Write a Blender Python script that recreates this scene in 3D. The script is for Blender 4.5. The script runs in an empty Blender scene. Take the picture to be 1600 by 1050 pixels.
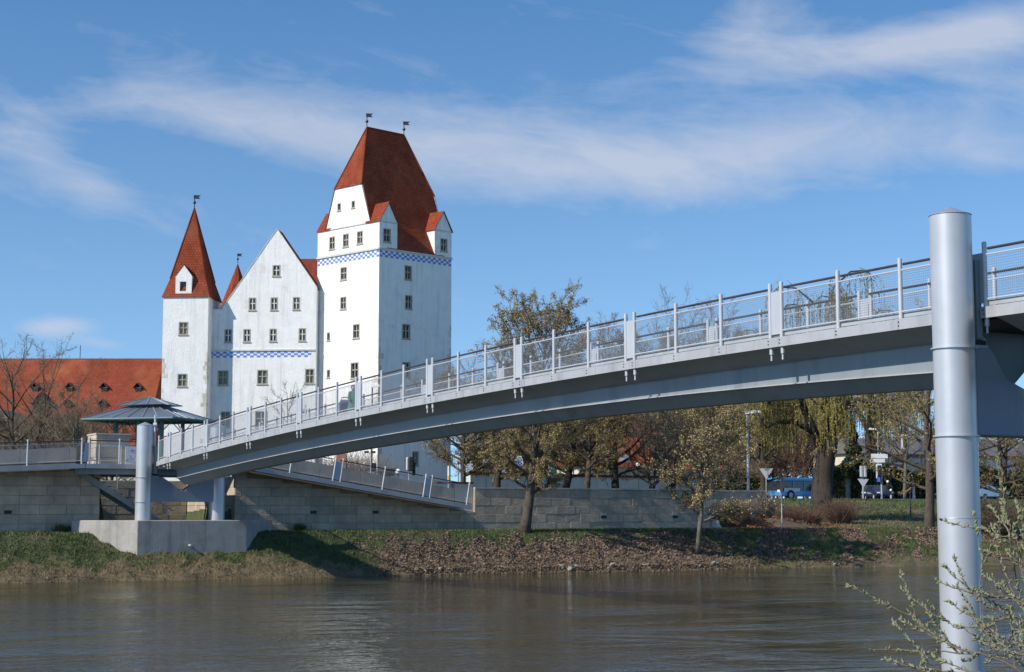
import bpy, bmesh, math, random
import numpy as np
from mathutils import Vector, Matrix
random.seed(7); RNG = np.random.default_rng(11)
SC = bpy.context.scene; COL = SC.collection
R = math.radians

# ------------------------------------------------------------------ camera, sky, sun, exposure
FPX, EYE = 2540.0, 2.9                       # focal length for a 1600 px wide frame, eye height above the water
PITCH = math.atan(275 / FPX); CP, SP = math.cos(PITCH), math.sin(PITCH)
cam = bpy.data.cameras.new('camera'); camo = bpy.data.objects.new('camera', cam); COL.objects.link(camo)
cam.sensor_width = 36; cam.lens = FPX / 1600 * 36; cam.clip_end = 6000; cam.clip_start = .2
camo.location = (0, 0, EYE); camo.rotation_euler = (math.pi / 2 + PITCH, 0, 0)
SC.camera = camo
SUN_AZ, SUN_EL = R(58), R(36)                # sun behind the camera, to its left
sl = bpy.data.lights.new('sun', 'SUN'); sl.energy = 5.0; sl.angle = R(.53); sl.color = (1, .935, .83)
so = bpy.data.objects.new('sun', sl); COL.objects.link(so)
TO_SUN = Vector((-math.sin(SUN_AZ) * math.cos(SUN_EL), -math.cos(SUN_AZ) * math.cos(SUN_EL), math.sin(SUN_EL)))
so.rotation_euler = TO_SUN.to_track_quat('Z', 'Y').to_euler(); so.location = (-30, -30, 60)
vs = SC.view_settings; vs.view_transform = 'Standard'; vs.look = 'None'; vs.gamma = 1; vs.exposure = 0.0
SC.cycles.max_bounces = 6; SC.cycles.transparent_max_bounces = 8; SC.cycles.use_denoising = True


def build_world():
    w = bpy.data.worlds.new('World'); SC.world = w; w.use_nodes = True
    n, l = w.node_tree.nodes, w.node_tree.links; n.clear()
    out = n.new('ShaderNodeOutputWorld'); bg = n.new('ShaderNodeBackground'); bg.inputs[1].default_value = .132
    l.new(bg.outputs[0], out.inputs[0])
    sky = n.new('ShaderNodeTexSky'); sky.sky_type = 'NISHITA'; sky.sun_disc = False
    sky.sun_elevation = SUN_EL; sky.sun_rotation = math.atan2(TO_SUN.x, TO_SUN.y)
    sky.air_density = 1.0; sky.dust_density = 0; sky.ozone_density = 4.6; sky.altitude = 1800
    tc = n.new('ShaderNodeTexCoord'); sx = n.new('ShaderNodeSeparateXYZ'); l.new(tc.outputs['Generated'], sx.inputs[0])

    def m(op, a, b=None, c=None, clamp=False):
        q = n.new('ShaderNodeMath'); q.operation = op; q.use_clamp = clamp
        for i, x in enumerate((a, b, c)):
            if x is None: continue
            if isinstance(x, (int, float)): q.inputs[i].default_value = x
            else: l.new(x, q.inputs[i])
        return q.outputs[0]
    az = m('MULTIPLY', m('ARCTAN2', sx.outputs[0], sx.outputs[1]), 57.2958)
    el = m('MULTIPLY', m('ARCSINE', sx.outputs[2]), 57.2958)

    def noise(sxx, syy, tilt, detail, rough, dist, off):
        v = n.new('ShaderNodeCombineXYZ')
        l.new(m('ADD', m('MULTIPLY', az, sxx), off), v.inputs[0])
        l.new(m('MULTIPLY', m('ADD', el, m('MULTIPLY', az, tilt)), syy), v.inputs[1])
        t = n.new('ShaderNodeTexNoise'); t.inputs['Scale'].default_value = 1; t.inputs['Detail'].default_value = detail
        t.inputs['Roughness'].default_value = rough; t.inputs['Distortion'].default_value = dist
        l.new(v.outputs[0], t.inputs['Vector']); return t.outputs[0]
    wisp = noise(.10, .34, .12, 7, .58, .9, 3.1)
    fine = noise(.42, 1.1, .10, 6, .62, 1.6, 9.7)
    dens = m('ADD', m('MULTIPLY', wisp, .80), m('MULTIPLY', fine, .20))

    def blob(px, py, rx, ry, tilt, amp):     # a bank of cirrus at a direction of the sky (degrees)
        a0 = math.degrees(math.atan((px - 800) / FPX)); e0 = math.degrees(math.atan((800 - py) / FPX))
        kx, ky = rx * .02256, ry * .02256
        dx = m('SUBTRACT', az, a0); dy = m('SUBTRACT', el, e0)
        ct, st = math.cos(tilt), math.sin(tilt)
        p = m('ADD', m('MULTIPLY', dx, ct / kx), m('MULTIPLY', dy, st / kx))
        q = m('ADD', m('MULTIPLY', dx, -st / ky), m('MULTIPLY', dy, ct / ky))
        r2 = m('ADD', m('MULTIPLY', p, p), m('MULTIPLY', q, q))
        return m('MULTIPLY', m('EXPONENT', m('MULTIPLY', r2, -1)), amp)
    tot = None
    for b in [(330, 180, 250, 40, -.10, .28), (640, 225, 300, 62, -.12, .34), (980, 255, 330, 52, .02, .26), (1330, 215, 300, 62, .10, .30),
              (1590, 265, 150, 45, 0, .24), (1380, 75, 250, 34, .04, .40), (1190, 30, 90, 60, .5, .26), (1560, 60, 160, 45, .1, .30), (30, 235, 95, 45, -.65, .24),
              (140, 310, 50, 24, -.2, .22), (80, 522, 52, 17, .1, .46), (150, 545, 50, 10, -.1, .2), (700, 150, 500, 90, -.05, .06)]:
        v = blob(*b); tot = v if tot is None else m('ADD', tot, v)
    cov = m('MULTIPLY', m('SUBTRACT', m('ADD', dens, tot), .575), 2.3, clamp=True)
    cov = m('MULTIPLY', cov, .72)
    up = m('GREATER_THAN', el, -1.0)
    cov = m('MULTIPLY', cov, up)
    hs = n.new('ShaderNodeHueSaturation'); hs.inputs['Saturation'].default_value = 1.05; hs.inputs['Value'].default_value = 1.32
    lift = n.new('ShaderNodeVectorMath'); lift.operation = 'ADD'; lift.inputs[1].default_value = (0, 0, .12); l.new(tc.outputs['Generated'], lift.inputs[0])
    l.new(lift.outputs[0], sky.inputs['Vector'])
    sr = n.new('ShaderNodeMapRange'); sr.inputs[1].default_value = 0; sr.inputs[2].default_value = 18; sr.inputs[3].default_value = .84; sr.inputs[4].default_value = 1.06; l.new(el, sr.inputs[0]); l.new(sr.outputs[0], hs.inputs['Saturation'])
    w.cycles.sampling_method = 'MANUAL'; w.cycles.sample_map_resolution = 256
    l.new(sky.outputs[0], hs.inputs['Color'])
    mx = n.new('ShaderNodeMix'); mx.data_type = 'RGBA'
    tint = n.new('ShaderNodeMix'); tint.data_type = 'RGBA'; tint.blend_type = 'MULTIPLY'; tint.inputs[0].default_value = 1; tint.inputs[7].default_value = (.93, 1.09, 1.05, 1)
    l.new(hs.outputs[0], tint.inputs[6]); l.new(cov, mx.inputs[0]); l.new(tint.outputs[2], mx.inputs[6]); mx.inputs[7].default_value = (4.7, 5.0, 5.75, 1)
    l.new(mx.outputs[2], bg.inputs[0])
build_world()

# ------------------------------------------------------------------ frames and helpers
def ray(px, py):
    x, y = (px - 800) / FPX, (525 - py) / FPX
    return Vector((x, CP - y * SP, SP + y * CP))
def W(px, py, Y):
    d = ray(px, py); return Vector((d.x * Y / d.y, Y, d.z * Y / d.y + EYE))
def at(px, Y, z):                            # a spot at a bearing of the camera, at its own distance and height
    return Vector(((px - 800) / FPX * (Y * CP + (z - EYE) * SP), Y, z))
P0 = W(225, 745, 74); P1 = W(1490.5, 545, 28.5)
_e = Vector((P1.x - P0.x, P1.y - P0.y)); SPAN = _e.length; EU = _e.normalized(); EV = Vector((-EU.y, EU.x))
def B(u, v, z): return Vector((P0.x + u * EU.x + v * EV.x, P0.y + u * EU.y + v * EV.y, z))
def uv_of(p):
    q = Vector((p.x - P0.x, p.y - P0.y)); return q.dot(EU), q.dot(EV)
def onu(px, py, u):
    d = ray(px, py); k = (EU.dot(Vector((P0.x, P0.y))) + u) / (EU.x * d.x + EU.y * d.y)
    p = d * k; return (Vector((p.x - P0.x, p.y - P0.y)).dot(EV), p.z + EYE)
ANG_U = math.atan2(EU.y, EU.x); ANG_V = math.atan2(EV.y, EV.x)

def link(name, me, parent=None, mat=None, inv=None):
    o = bpy.data.objects.new(name, me); COL.objects.link(o)
    if mat is not None and not me.materials: me.materials.append(mat)
    if parent is not None:
        o.parent = parent
        if parent.type == 'EMPTY' and not parent.get('_local'): o.matrix_parent_inverse = Matrix.Translation(-Vector(parent.location))
    return o
def tag(o, label=None, cat=None, group=None, kind=None):
    if label: o['label'] = label
    if cat: o['category'] = cat
    if group: o['group'] = group
    if kind: o['kind'] = kind
    return o
def thing(name, loc, label, cat, group=None, kind=None, local=False):
    o = bpy.data.objects.new(name, None); COL.objects.link(o); o.location = loc; o.empty_display_size = .3
    if local: o['_local'] = 1
    return tag(o, label, cat, group, kind)

class MB:
    def __init__(s): s.v = []; s.f = []; s.mi = []; s.cur = 0
    def add(s, vs, fs):
        k = len(s.v); s.v += [tuple(p) for p in vs]; s.f += [tuple(i + k for i in f) for f in fs]; s.mi += [s.cur] * len(fs); return s
    def poly(s, pts): return s.add(pts, [tuple(range(len(pts)))])
    def hexa(s, p): return s.add(p, [(3, 2, 1, 0), (4, 5, 6, 7), (0, 1, 5, 4), (1, 2, 6, 5), (2, 3, 7, 6), (3, 0, 4, 7)])
    def box(s, x0, x1, y0, y1, z0, z1):
        return s.hexa([(x0, y0, z0), (x1, y0, z0), (x1, y1, z0), (x0, y1, z0), (x0, y0, z1), (x1, y0, z1), (x1, y1, z1), (x0, y1, z1)])
    def ubox(s, u0, u1, v0, v1, z0, z1):
        return s.hexa([B(u0, v0, z0), B(u1, v0, z0), B(u1, v1, z0), B(u0, v1, z0), B(u0, v0, z1), B(u1, v0, z1), B(u1, v1, z1), B(u0, v1, z1)])
    def tube(s, pts, rad, n=6, cap=True):
        pts = [Vector(p) for p in pts]
        if not isinstance(rad, (list, tuple)): rad = [rad] * len(pts)
        rings = []
        for i, p in enumerate(pts):
            d = (pts[min(i + 1, len(pts) - 1)] - pts[max(i - 1, 0)])
            d = d.normalized() if d.length > 1e-9 else Vector((0, 0, 1))
            a = d.cross(Vector((0, 0, 1)));
            if a.length < .05: a = d.cross(Vector((1, 0, 0)))
            a.normalize(); b = d.cross(a)
            rings.append([p + (a * math.cos(2 * math.pi * k / n) + b * math.sin(2 * math.pi * k / n)) * rad[i] for k in range(n)])
        vs = [q for r in rings for q in r]; fs = []
        for i in range(len(rings) - 1):
            for k in range(n):
                fs.append((i * n + k, i * n + (k + 1) % n, (i + 1) * n + (k + 1) % n, (i + 1) * n + k))
        if cap: fs += [tuple(range(n - 1, -1, -1)), tuple(range((len(rings) - 1) * n, len(rings) * n))]
        return s.add(vs, fs)
    def lathe(s, c, prof, n=24, cap=True):   # prof: (radius, z)
        c = Vector(c); vs = []; fs = []
        for r, z in prof: vs += [c + Vector((r * math.cos(2 * math.pi * k / n), r * math.sin(2 * math.pi * k / n), z)) for k in range(n)]
        for i in range(len(prof) - 1):
            for k in range(n): fs.append((i * n + k, i * n + (k + 1) % n, (i + 1) * n + (k + 1) % n, (i + 1) * n + k))
        if cap: fs += [tuple(range(n - 1, -1, -1)), tuple(range((len(prof) - 1) * n, len(prof) * n))]
        return s.add(vs, fs)
    def sweep(s, secs, closed=True, cap=True):   # list of point rings
        n = len(secs[0]); vs = [p for r in secs for p in r]; fs = []
        for i in range(len(secs) - 1):
            for k in range(n if closed else n - 1): fs.append((i * n + k, (i + 1) * n + k, (i + 1) * n + (k + 1) % n, i * n + (k + 1) % n))
        if cap and closed: fs += [tuple(range(n)), tuple(range(len(vs) - 1, len(vs) - n - 1, -1))]
        return s.add(vs, fs)
    def ball(s, c, r, n=8, sz=1.0):
        return s.lathe(c, [(r * max(.02, math.sin(math.pi * i / n)), -r * sz * math.cos(math.pi * i / n)) for i in range(n + 1)], n + 2)
    def mesh(s, name, mat=None, smooth=False, angle=None):
        me = bpy.data.meshes.new(name); me.from_pydata(s.v, [], s.f); 
        bm = bmesh.new(); bm.from_mesh(me); bmesh.ops.recalc_face_normals(bm, faces=bm.faces); bm.to_mesh(me); bm.free()
        mats = mat if isinstance(mat, (list, tuple)) else [mat]
        for x in mats:
            if x is not None: me.materials.append(x)
        if len(mats) > 1: me.polygons.foreach_set('material_index', s.mi)
        if smooth:
            me.polygons.foreach_set('use_smooth', [True] * len(me.polygons))
            if angle: me.set_sharp_from_angle(angle=R(angle))
        me.update(); return me
    def build(s, name, mat, parent=None, smooth=False, angle=35, bevel=0):
        o = link(name, s.mesh(name, mat, smooth, angle), parent)
        if bevel:
            b = o.modifiers.new('bevel', 'BEVEL'); b.width = bevel; b.segments = 2; b.limit_method = 'ANGLE'
        return o

def np_mesh(name, v, f, mat, smooth=False):
    v = np.asarray(v, np.float32); f = np.asarray(f, np.int32); me = bpy.data.meshes.new(name)
    me.vertices.add(len(v)); me.vertices.foreach_set('co', v.ravel())
    me.loops.add(f.size); me.loops.foreach_set('vertex_index', f.ravel())
    me.polygons.add(len(f)); me.polygons.foreach_set('loop_start', np.arange(0, f.size, f.shape[1], dtype=np.int32))
    if smooth: me.polygons.foreach_set('use_smooth', np.ones(len(f), bool))
    me.update(); me.validate()
    if mat is not None: me.materials.append(mat)
    return me

# ------------------------------------------------------------------ materials
def mat(name, col, rough=.7, metal=0, var=.12, scale=2., bump=.0, bscale=30., objvar=0., col2=None, c2scale=1., c2lo=.5, c2hi=.65, streak=0, spec=.5,
        coat=0, brick=None, trans=0, attr=None, sheen=0):
    m = bpy.data.materials.new(name); m.use_nodes = True
    n, l = m.node_tree.nodes, m.node_tree.links; bs = n['Principled BSDF']
    bs.inputs['Roughness'].default_value = rough; bs.inputs['Metallic'].default_value = metal
    bs.inputs['Specular IOR Level'].default_value = spec; bs.inputs['Coat Weight'].default_value = coat
    tc = n.new('ShaderNodeTexCoord'); gm = n.new('ShaderNodeNewGeometry')
    def noise(sc, det=5, vec=None, rg=.6):
        t = n.new('ShaderNodeTexNoise'); t.inputs['Scale'].default_value = sc; t.inputs['Detail'].default_value = det; t.inputs['Roughness'].default_value = rg
        l.new(vec if vec else gm.outputs['Position'], t.inputs['Vector']); return t
    def mix(a, b, fac, mode='MIX'):
        x = n.new('ShaderNodeMix'); x.data_type = 'RGBA'; x.blend_type = mode
        for sock, val in ((x.inputs[0], fac), (x.inputs[6], a), (x.inputs[7], b)):
            if isinstance(val, (float, int)): sock.default_value = val
            elif isinstance(val, tuple): sock.default_value = (*val[:3], 1)
            else: l.new(val, sock)
        return x.outputs[2]
    def rng(v, lo, hi, a=0, b=1):
        r = n.new('ShaderNodeMapRange'); r.inputs[1].default_value = lo; r.inputs[2].default_value = hi; r.inputs[3].default_value = a; r.inputs[4].default_value = b
        l.new(v, r.inputs[0]); return r.outputs[0]
    c = tuple(col)
    if attr:                                  # per-vertex cover (bank): 0 earth, 1 grass, 2 leaf litter, 3 dry grass
        at_ = n.new('ShaderNodeAttribute'); at_.attribute_name = attr; c = at_.outputs['Color']
    if brick:
        t = n.new('ShaderNodeTexBrick'); t.inputs['Scale'].default_value = 1
        t.inputs['Brick Width'].default_value = brick[0]; t.inputs['Row Height'].default_value = brick[1]; t.inputs['Mortar Size'].default_value = brick[2]
        t.inputs['Color1'].default_value = (*[x * (1 - brick[3]) for x in col], 1); t.inputs['Color2'].default_value = (*[min(1, x * (1 + brick[3])) for x in col], 1)
        t.inputs['Mortar'].default_value = (*[x * brick[4] for x in col], 1)
        l.new(tc.outputs['UV'], t.inputs['Vector']); c = t.outputs['Color']
    if col2:
        c = mix(c, tuple(col2), rng(noise(c2scale, 6).outputs[0], c2lo, c2hi))
    if var:
        c = mix(c, mix((1 - var,) * 3, (1 + var,) * 3, rng(noise(scale, 6).outputs[0], .3, .7)), 1.0, 'MULTIPLY')
    if streak:
        mp = n.new('ShaderNodeMapping'); mp.inputs['Scale'].default_value = (1, 1, .06); l.new(gm.outputs['Position'], mp.inputs[0])
        c = mix(c, mix((1, 1, 1), (1 - streak, 1 - streak, 1 - streak * .92), rng(noise(2.2, 5, mp.outputs[0]).outputs[0], .5, .72)), 1.0, 'MULTIPLY')
    if objvar:
        oi = n.new('ShaderNodeObjectInfo')
        c = mix(c, mix((1 - objvar, 1 - objvar * .95, 1 - objvar * .9), (1 + objvar, 1 + objvar * .9, 1 + objvar * .8), oi.outputs['Random']), 1.0, 'MULTIPLY')
    if isinstance(c, tuple): bs.inputs['Base Color'].default_value = (*c, 1)
    else: l.new(c, bs.inputs['Base Color'])
    if bump:
        b = n.new('ShaderNodeBump'); b.inputs['Strength'].default_value = bump; b.inputs['Distance'].default_value = .05
        l.new(noise(bscale, 4).outputs[0], b.inputs['Height']); l.new(b.outputs[0], bs.inputs['Normal'])
    if trans:
        bs.inputs['Transmission Weight'].default_value = trans
    return m

M = {}
M['plaster'] = mat('white_plaster', (.80, .79, .77), .85, var=.06, scale=.9, bump=.9, bscale=5, streak=.20, col2=(.62, .59, .54), c2scale=.5, c2lo=.61, c2hi=.78)
M['plaster_trim'] = mat('plaster_trim', (.55, .53, .49), .85, var=.15, scale=1.5, bump=.3, bscale=8)
M['quoin'] = mat('quoin_stone', (.58, .54, .47), .9, var=.2, scale=2, bump=.4, bscale=9, objvar=.2)
M['blue_paint'] = mat('blue_paint', (.12, .22, .62), .8, var=.2, scale=2)
M['tile'] = mat('red_clay_tile', (.275, .060, .030), .9, spec=.08, var=.22, scale=.6, brick=(.36, .34, .05, .16, .62), bump=.3, bscale=5, col2=(.25, .08, .045), c2scale=.25, c2lo=.5, c2hi=.75)
M['tile_old'] = mat('dark_clay_tile', (.24, .055, .034), .9, spec=.15, var=.22, scale=.6, brick=(.36, .34, .05, .16, .62), bump=.3, bscale=5)
M['tile_long'] = mat('orange_clay_tile', (.275, .066, .036), .9, spec=.08, var=.2, scale=.5, brick=(.36, .36, .05, .14, .7), bump=.3, bscale=5, col2=(.33, .11, .05), c2scale=.2, c2lo=.5, c2hi=.75)
M['win_stone'] = mat('window_stone', (.36, .32, .26), .85, var=.2, scale=3)
M['win_white'] = mat('window_bar', (.6, .58, .52), .6, var=.05)
M['win_glass'] = mat('window_glass', (.035, .038, .04), .08, var=.3, scale=.6, spec=.6, objvar=.7)
M['win_blind'] = mat('blind_glass', (.16, .17, .11), .25, var=.3, scale=1, objvar=.4)
M['win_tan'] = mat('tan_blind', (.36, .28, .2), .4, var=.2, scale=1)
M['iron'] = mat('dark_iron', (.04, .045, .06), .5, .6, var=.1)
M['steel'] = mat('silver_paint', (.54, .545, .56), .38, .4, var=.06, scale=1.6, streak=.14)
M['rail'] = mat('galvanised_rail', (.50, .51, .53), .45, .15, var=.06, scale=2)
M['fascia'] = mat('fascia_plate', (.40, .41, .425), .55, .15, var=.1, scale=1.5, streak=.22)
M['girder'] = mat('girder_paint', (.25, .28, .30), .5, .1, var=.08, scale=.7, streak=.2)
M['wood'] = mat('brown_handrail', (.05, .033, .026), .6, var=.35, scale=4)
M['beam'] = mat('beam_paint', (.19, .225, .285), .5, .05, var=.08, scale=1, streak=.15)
M['wire'] = mat('steel_wire', (.40, .41, .43), .45, .4, var=0)
M['panel'] = mat('grey_panel', (.44, .46, .50), .5, .1, var=.05, scale=2)
M['white_panel'] = mat('white_info_panel', (.78, .8, .84), .5, var=.03)
M['deck'] = mat('deck_surface', (.30, .29, .28), .9, var=.15, scale=2)
M['black'] = mat('black_rubber', (.02, .02, .022), .6, var=.1)
M['concrete'] = mat('concrete', (.38, .365, .335), .88, var=.13, scale=1.3, bump=.35, bscale=14, streak=.32, col2=(.27, .26, .23), c2scale=.8, c2lo=.5, c2hi=.72)
M['parapet'] = mat('parapet_concrete', (.37, .33, .275), .9, var=.14, scale=2, bump=.25, bscale=14, streak=.22)
M['block'] = mat('shellstone_block', (.46, .385, .295), .9, var=.2, scale=1.6, bump=.5, bscale=9, objvar=.14, streak=.12, col2=(.38, .33, .265), c2scale=.7, c2lo=.45, c2hi=.7)
M['joint'] = mat('wall_joint', (.30, .25, .185), .95, var=.15)
M['coping'] = mat('coping_stone', (.46, .43, .38), .85, var=.12, scale=2, bump=.2)
M['glass_roof'] = mat('pavilion_roof_sheet', (.17, .20, .24), .3, .3, var=.12, scale=1.4, spec=.6)
M['teal'] = mat('teal_steel', (.055, .13, .125), .45, .1, var=.1)
M['zinc'] = mat('zinc_rib', (.42, .45, .5), .4, .4, var=.06)
M['bark'] = mat('bark', (.085, .068, .052), .95, var=.35, scale=5, bump=.6, bscale=14)
M['bark_grey'] = mat('grey_bark', (.13, .115, .098), .95, var=.3, scale=4, bump=.6, bscale=14)
M['bark_dark'] = mat('dark_bark', (.045, .036, .028), .95, var=.3, scale=5, bump=.7, bscale=12)
M['twig'] = mat('twigs_brown', (.205, .155, .10), .9, var=.25, scale=.6)
M['twig_grey'] = mat('twigs_grey', (.22, .185, .15), .9, var=.2, scale=.6)
M['twig_red'] = mat('twigs_reddish', (.19, .115, .085), .9, var=.25, scale=.5)
M['bud'] = mat('olive_buds', (.25, .185, .06), .7, var=.45, scale=1.2)
M['bud_pale'] = mat('pale_buds', (.42, .34, .17), .7, var=.45, scale=2.5)
M['willow'] = mat('willow_leaf', (.25, .205, .05), .6, var=.4, scale=.9)
M['ivy'] = mat('ivy_leaf', (.045, .062, .018), .55, var=.55, scale=.7, col2=(.12, .10, .025), c2scale=.35, c2lo=.5, c2hi=.62)
M['fir'] = mat('fir_needles', (.025, .045, .02), .7, var=.3, scale=1)
M['grass'] = mat('grass_blades', (.075, .105, .026), .75, var=.4, scale=.8)
M['dry'] = mat('dry_grass', (.20, .145, .08), .85, var=.35, scale=1.2)
M['litter'] = mat('dead_leaves', (.22, .155, .112), .9, var=.6, scale=3.5)
M['rust_litter'] = mat('rust_leaves', (.22, .085, .032), .9, var=.4, scale=2)
M['stone'] = mat('river_stone', (.30, .285, .25), .85, var=.2, scale=4, bump=.3)
M['ground'] = mat('bank_ground', (.1, .1, .05), .95, var=.3, scale=3, bump=.7, bscale=8, attr='cover')
M['path'] = mat('gravel_path', (.46, .42, .35), .95, var=.12, scale=4, bump=.2)
M['asphalt'] = mat('asphalt', (.055, .055, .058), .9, var=.15, scale=3)
M['kerb'] = mat('kerb_stone', (.42, .41, .39), .85, var=.12)
M['white'] = mat('white_paint', (.78, .78, .76), .5, var=.04)
M['sign_back'] = mat('sign_back', (.55, .56, .57), .5, .2, var=.05)
M['red'] = mat('red_paint', (.5, .03, .03), .5, var=.05)
M['yellow'] = mat('yellow_paint', (.75, .5, .03), .5, var=.05)
M['blue'] = mat('blue_sign', (.03, .08, .4), .5, var=.05)
M['pole'] = mat('grey_pole', (.42, .43, .44), .5, .3, var=.05)
M['darkpole'] = mat('dark_green_pole', (.05, .06, .055), .5, .2, var=.05)
M['sooty'] = mat('signal_black', (.015, .015, .015), .5, var=0)
M['car_blue'] = mat('car_paint_blue', (.02, .03, .08), .2, .2, var=0, coat=.8)
M['car_silver'] = mat('car_paint_silver', (.55, .57, .6), .25, .5, var=0, coat=.8)
M['bus_blue'] = mat('bus_paint', (.07, .33, .62), .35, var=.05, coat=.4)
M['tyre'] = mat('tyre', (.015, .015, .015), .8, var=0)
M['skin'] = mat('skin', (.5, .32, .24), .6, var=.05)
M['green_coat'] = mat('green_cloth', (.05, .17, .11), .85, var=.15, scale=8)
M['denim'] = mat('blue_cloth', (.13, .18, .34), .85, var=.15, scale=8)
M['grey_roof'] = mat('weathered_sheet_roof', (.14, .135, .14), .85, var=.2, scale=.7, streak=.2)
M['cream'] = mat('cream_render', (.62, .56, .45), .9, var=.12, scale=1, streak=.15)
M['brown_render'] = mat('reddish_render', (.30, .15, .10), .9, var=.2, scale=1)
M['catkin'] = mat('willow_catkin', (.20, .205, .11), .75, var=.35, scale=18)
M['shrub_twig'] = mat('shrub_twig', (.16, .115, .085), .7, var=.3, scale=12)

def shade_uv(o, su=1., sv=1.):               # brick/tile coordinates in metres, per face: along the eaves and up the slope
    me = o.data; ul = me.uv_layers.new(name='uv'); Z = Vector((0, 0, 1))
    for p in me.polygons:
        nrm = p.normal; a = Z.cross(nrm)
        a = a.normalized() if a.length > 1e-3 else Vector((1, 0, 0)); b = nrm.cross(a)
        for li in p.loop_indices:
            c = me.vertices[me.loops[li].vertex_index].co; ul.data[li].uv = (c.dot(a) * su, c.dot(b) * sv)
    return o

# ------------------------------------------------------------------ ground, water, path, street
def uw(v): return 4.35 + .3 * np.sin(v * .35) + .16 * np.sin(v * 1.13 + 1) + .09 * np.sin(v * 2.9) + np.clip(v - 30, 0, 60) * .12
def sm(x): x = np.clip(x, 0, 1); return x * x * (3 - 2 * x)
def height(u, v):
    w = uw(v); t = np.clip((w - u) / (w - .7), 0, 1)
    z = .22 * np.clip(t / .06, 0, 1) + 1.72 * t ** 1.6
    z = np.where(u > w, np.maximum((w - u) * .5, -1.6), z)
    rough = .05 * np.sin(u * 5.1 + v * 1.7) * np.sin(v * 3.3 - u) + .04 * np.sin(v * 7.7 + u * 2.2)
    z = z + rough * np.clip(t * 6, 0, 1) * np.clip((1 - t) * 5, 0, 1)
    z = z - .42 * np.exp(-((v + 1.9) / 1.3) ** 2) * sm((u + .15) / .6) * sm((2.4 - u) / 1.4)
    flat = 1.95 - .42 * np.exp(-((v + 1.9) / 1.3) ** 2) * sm((u + .15) / .6) * sm((2.4 - u) / 1.4)
    jump = np.where((v > -1.4) & (v < 4.9), -9.6, np.where((v > 32.2) & (v <= 37.4), -4.4, -2.3))
    inland = np.where(u < jump, np.where(v > 32, 2.6, 4.08), 1.95)
    apron = 1.95 + .8 * sm((-u - 1.8) / 2.6)
    inland = np.where((v > 32.2) & (v <= 37.4) & (u >= jump), apron, inland)
    slope = 1.95 + 1.9 * sm((-u - 1.8) / 30)
    right = np.where(u < -31.9, 3.85, slope) + np.where(u < -1.6, .06 * np.sin(u * .9 + v * .7) * np.clip((-u - 1.6) / 6, 0, 1) * (u > -30), 0)
    f = sm((v - 36.9) / 5)
    inland = inland * (1 - f) + right * f
    return np.where(u < .7, np.where(u < -1.75, inland, flat), z)

C_GRASS, C_LIT, C_DRY, C_EARTH = np.array([.062, .08, .024]), np.array([.125, .09, .062]), np.array([.16, .12, .065]), np.array([.07, .055, .038])
def nz(u, v, s, o=0.):
    return (np.sin(u * 1.3 * s + 2.1 * np.sin(v * .7 * s + o)) + np.sin(v * 1.1 * s + 1.7 * np.sin(u * .9 * s - o) + o) + np.sin((u + v) * 2.3 * s + o * 2)) / 3
def cover(u, v):                               # weights: grass, litter, dry grass
    n1 = nz(u, v, 1.0, .4); n2 = nz(u, v, 2.7, 1.9); n3 = nz(u, v, .45, 3.)
    lit = sm((v - 8.5 + 2 * n1) / 5) * sm((u - .9 + .7 * n2 + .5 * sm((v - 21) / 5)) / .9) * (1 - sm((v - 28 + 2 * n1) / 3))
    far = sm((v - 29 + 2 * n1) / 3)
    lit = np.maximum(lit, far * sm((n1 * .6 + n2 * .5 + .12) / .3) * (u > -1.4) * .9)
    lit = np.maximum(lit, ((v > 31.5) & (v < 44) & (u < -1.3) & (u > -14)) * sm((46 - v) / 6 + .3 * n1))
    dry = sm((u - uw(v) + 1.25 + .6 * n2) / .5) * (.55 + .45 * (v < 9)) * (u > 0)
    dry = np.maximum(dry, (v < 8) * sm((u - 2.3 + .9 * n2) / .8) * .9)
    dry = np.maximum(dry, .35 * sm((n3 * .7 + n2 * .4) / .5) * (u > .5))
    dry = np.maximum(dry, ((v > 40) & (u < -1.2)) * np.clip(.45 + .6 * n3 + .35 * n2 - (u < -18) * .4, 0, .85))
    g = np.clip(1 - lit - dry, 0, 1)
    return g, lit, np.clip(dry, 0, 1)

def axis(*segs):
    a = []
    for lo, hi, st in segs: a += list(np.arange(lo, hi, st))
    return np.array(a + [segs[-1][1]])
def build_terrain():
    us = axis((-900, -60, 60), (-60, -10, 2.0), (-10, -2, .4), (-2, 6.2, .14), (6.2, 12, .8)); vs_ = axis((-500, -40, 46), (-40, -10, 1.2), (-10, 50, .26), (50, 130, 1.6), (130, 900, 70))
    U, V = np.meshgrid(us, vs_, indexing='ij'); Z = height(U, V)
    X = P0.x + U * EU.x + V * EV.x; Y = P0.y + U * EU.y + V * EV.y
    v = np.stack([X, Y, Z], -1).reshape(-1, 3); a, b = len(us), len(vs_)
    idx = np.arange(a * b).reshape(a, b)
    f = np.stack([idx[:-1, :-1], idx[1:, :-1], idx[1:, 1:], idx[:-1, 1:]], -1).reshape(-1, 4)
    me = np_mesh('far_bank_ground', v, f, M['ground'], True)
    g, li, d = cover(U, V); u1 = (g + li + d)[..., None] + 1e-6
    col = (g[..., None] * C_GRASS + li[..., None] * C_LIT + d[..., None] * C_DRY) / u1 * .8 + C_EARTH * .2
    rgba = np.concatenate([col, np.ones_like(u1)], -1).reshape(-1, 4).astype(np.float32)
    at_ = me.color_attributes.new('cover', 'FLOAT_COLOR', 'POINT'); at_.data.foreach_set('color', rgba.ravel())
    tag(link('far_bank_ground', me), kind='structure')
build_terrain()

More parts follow.
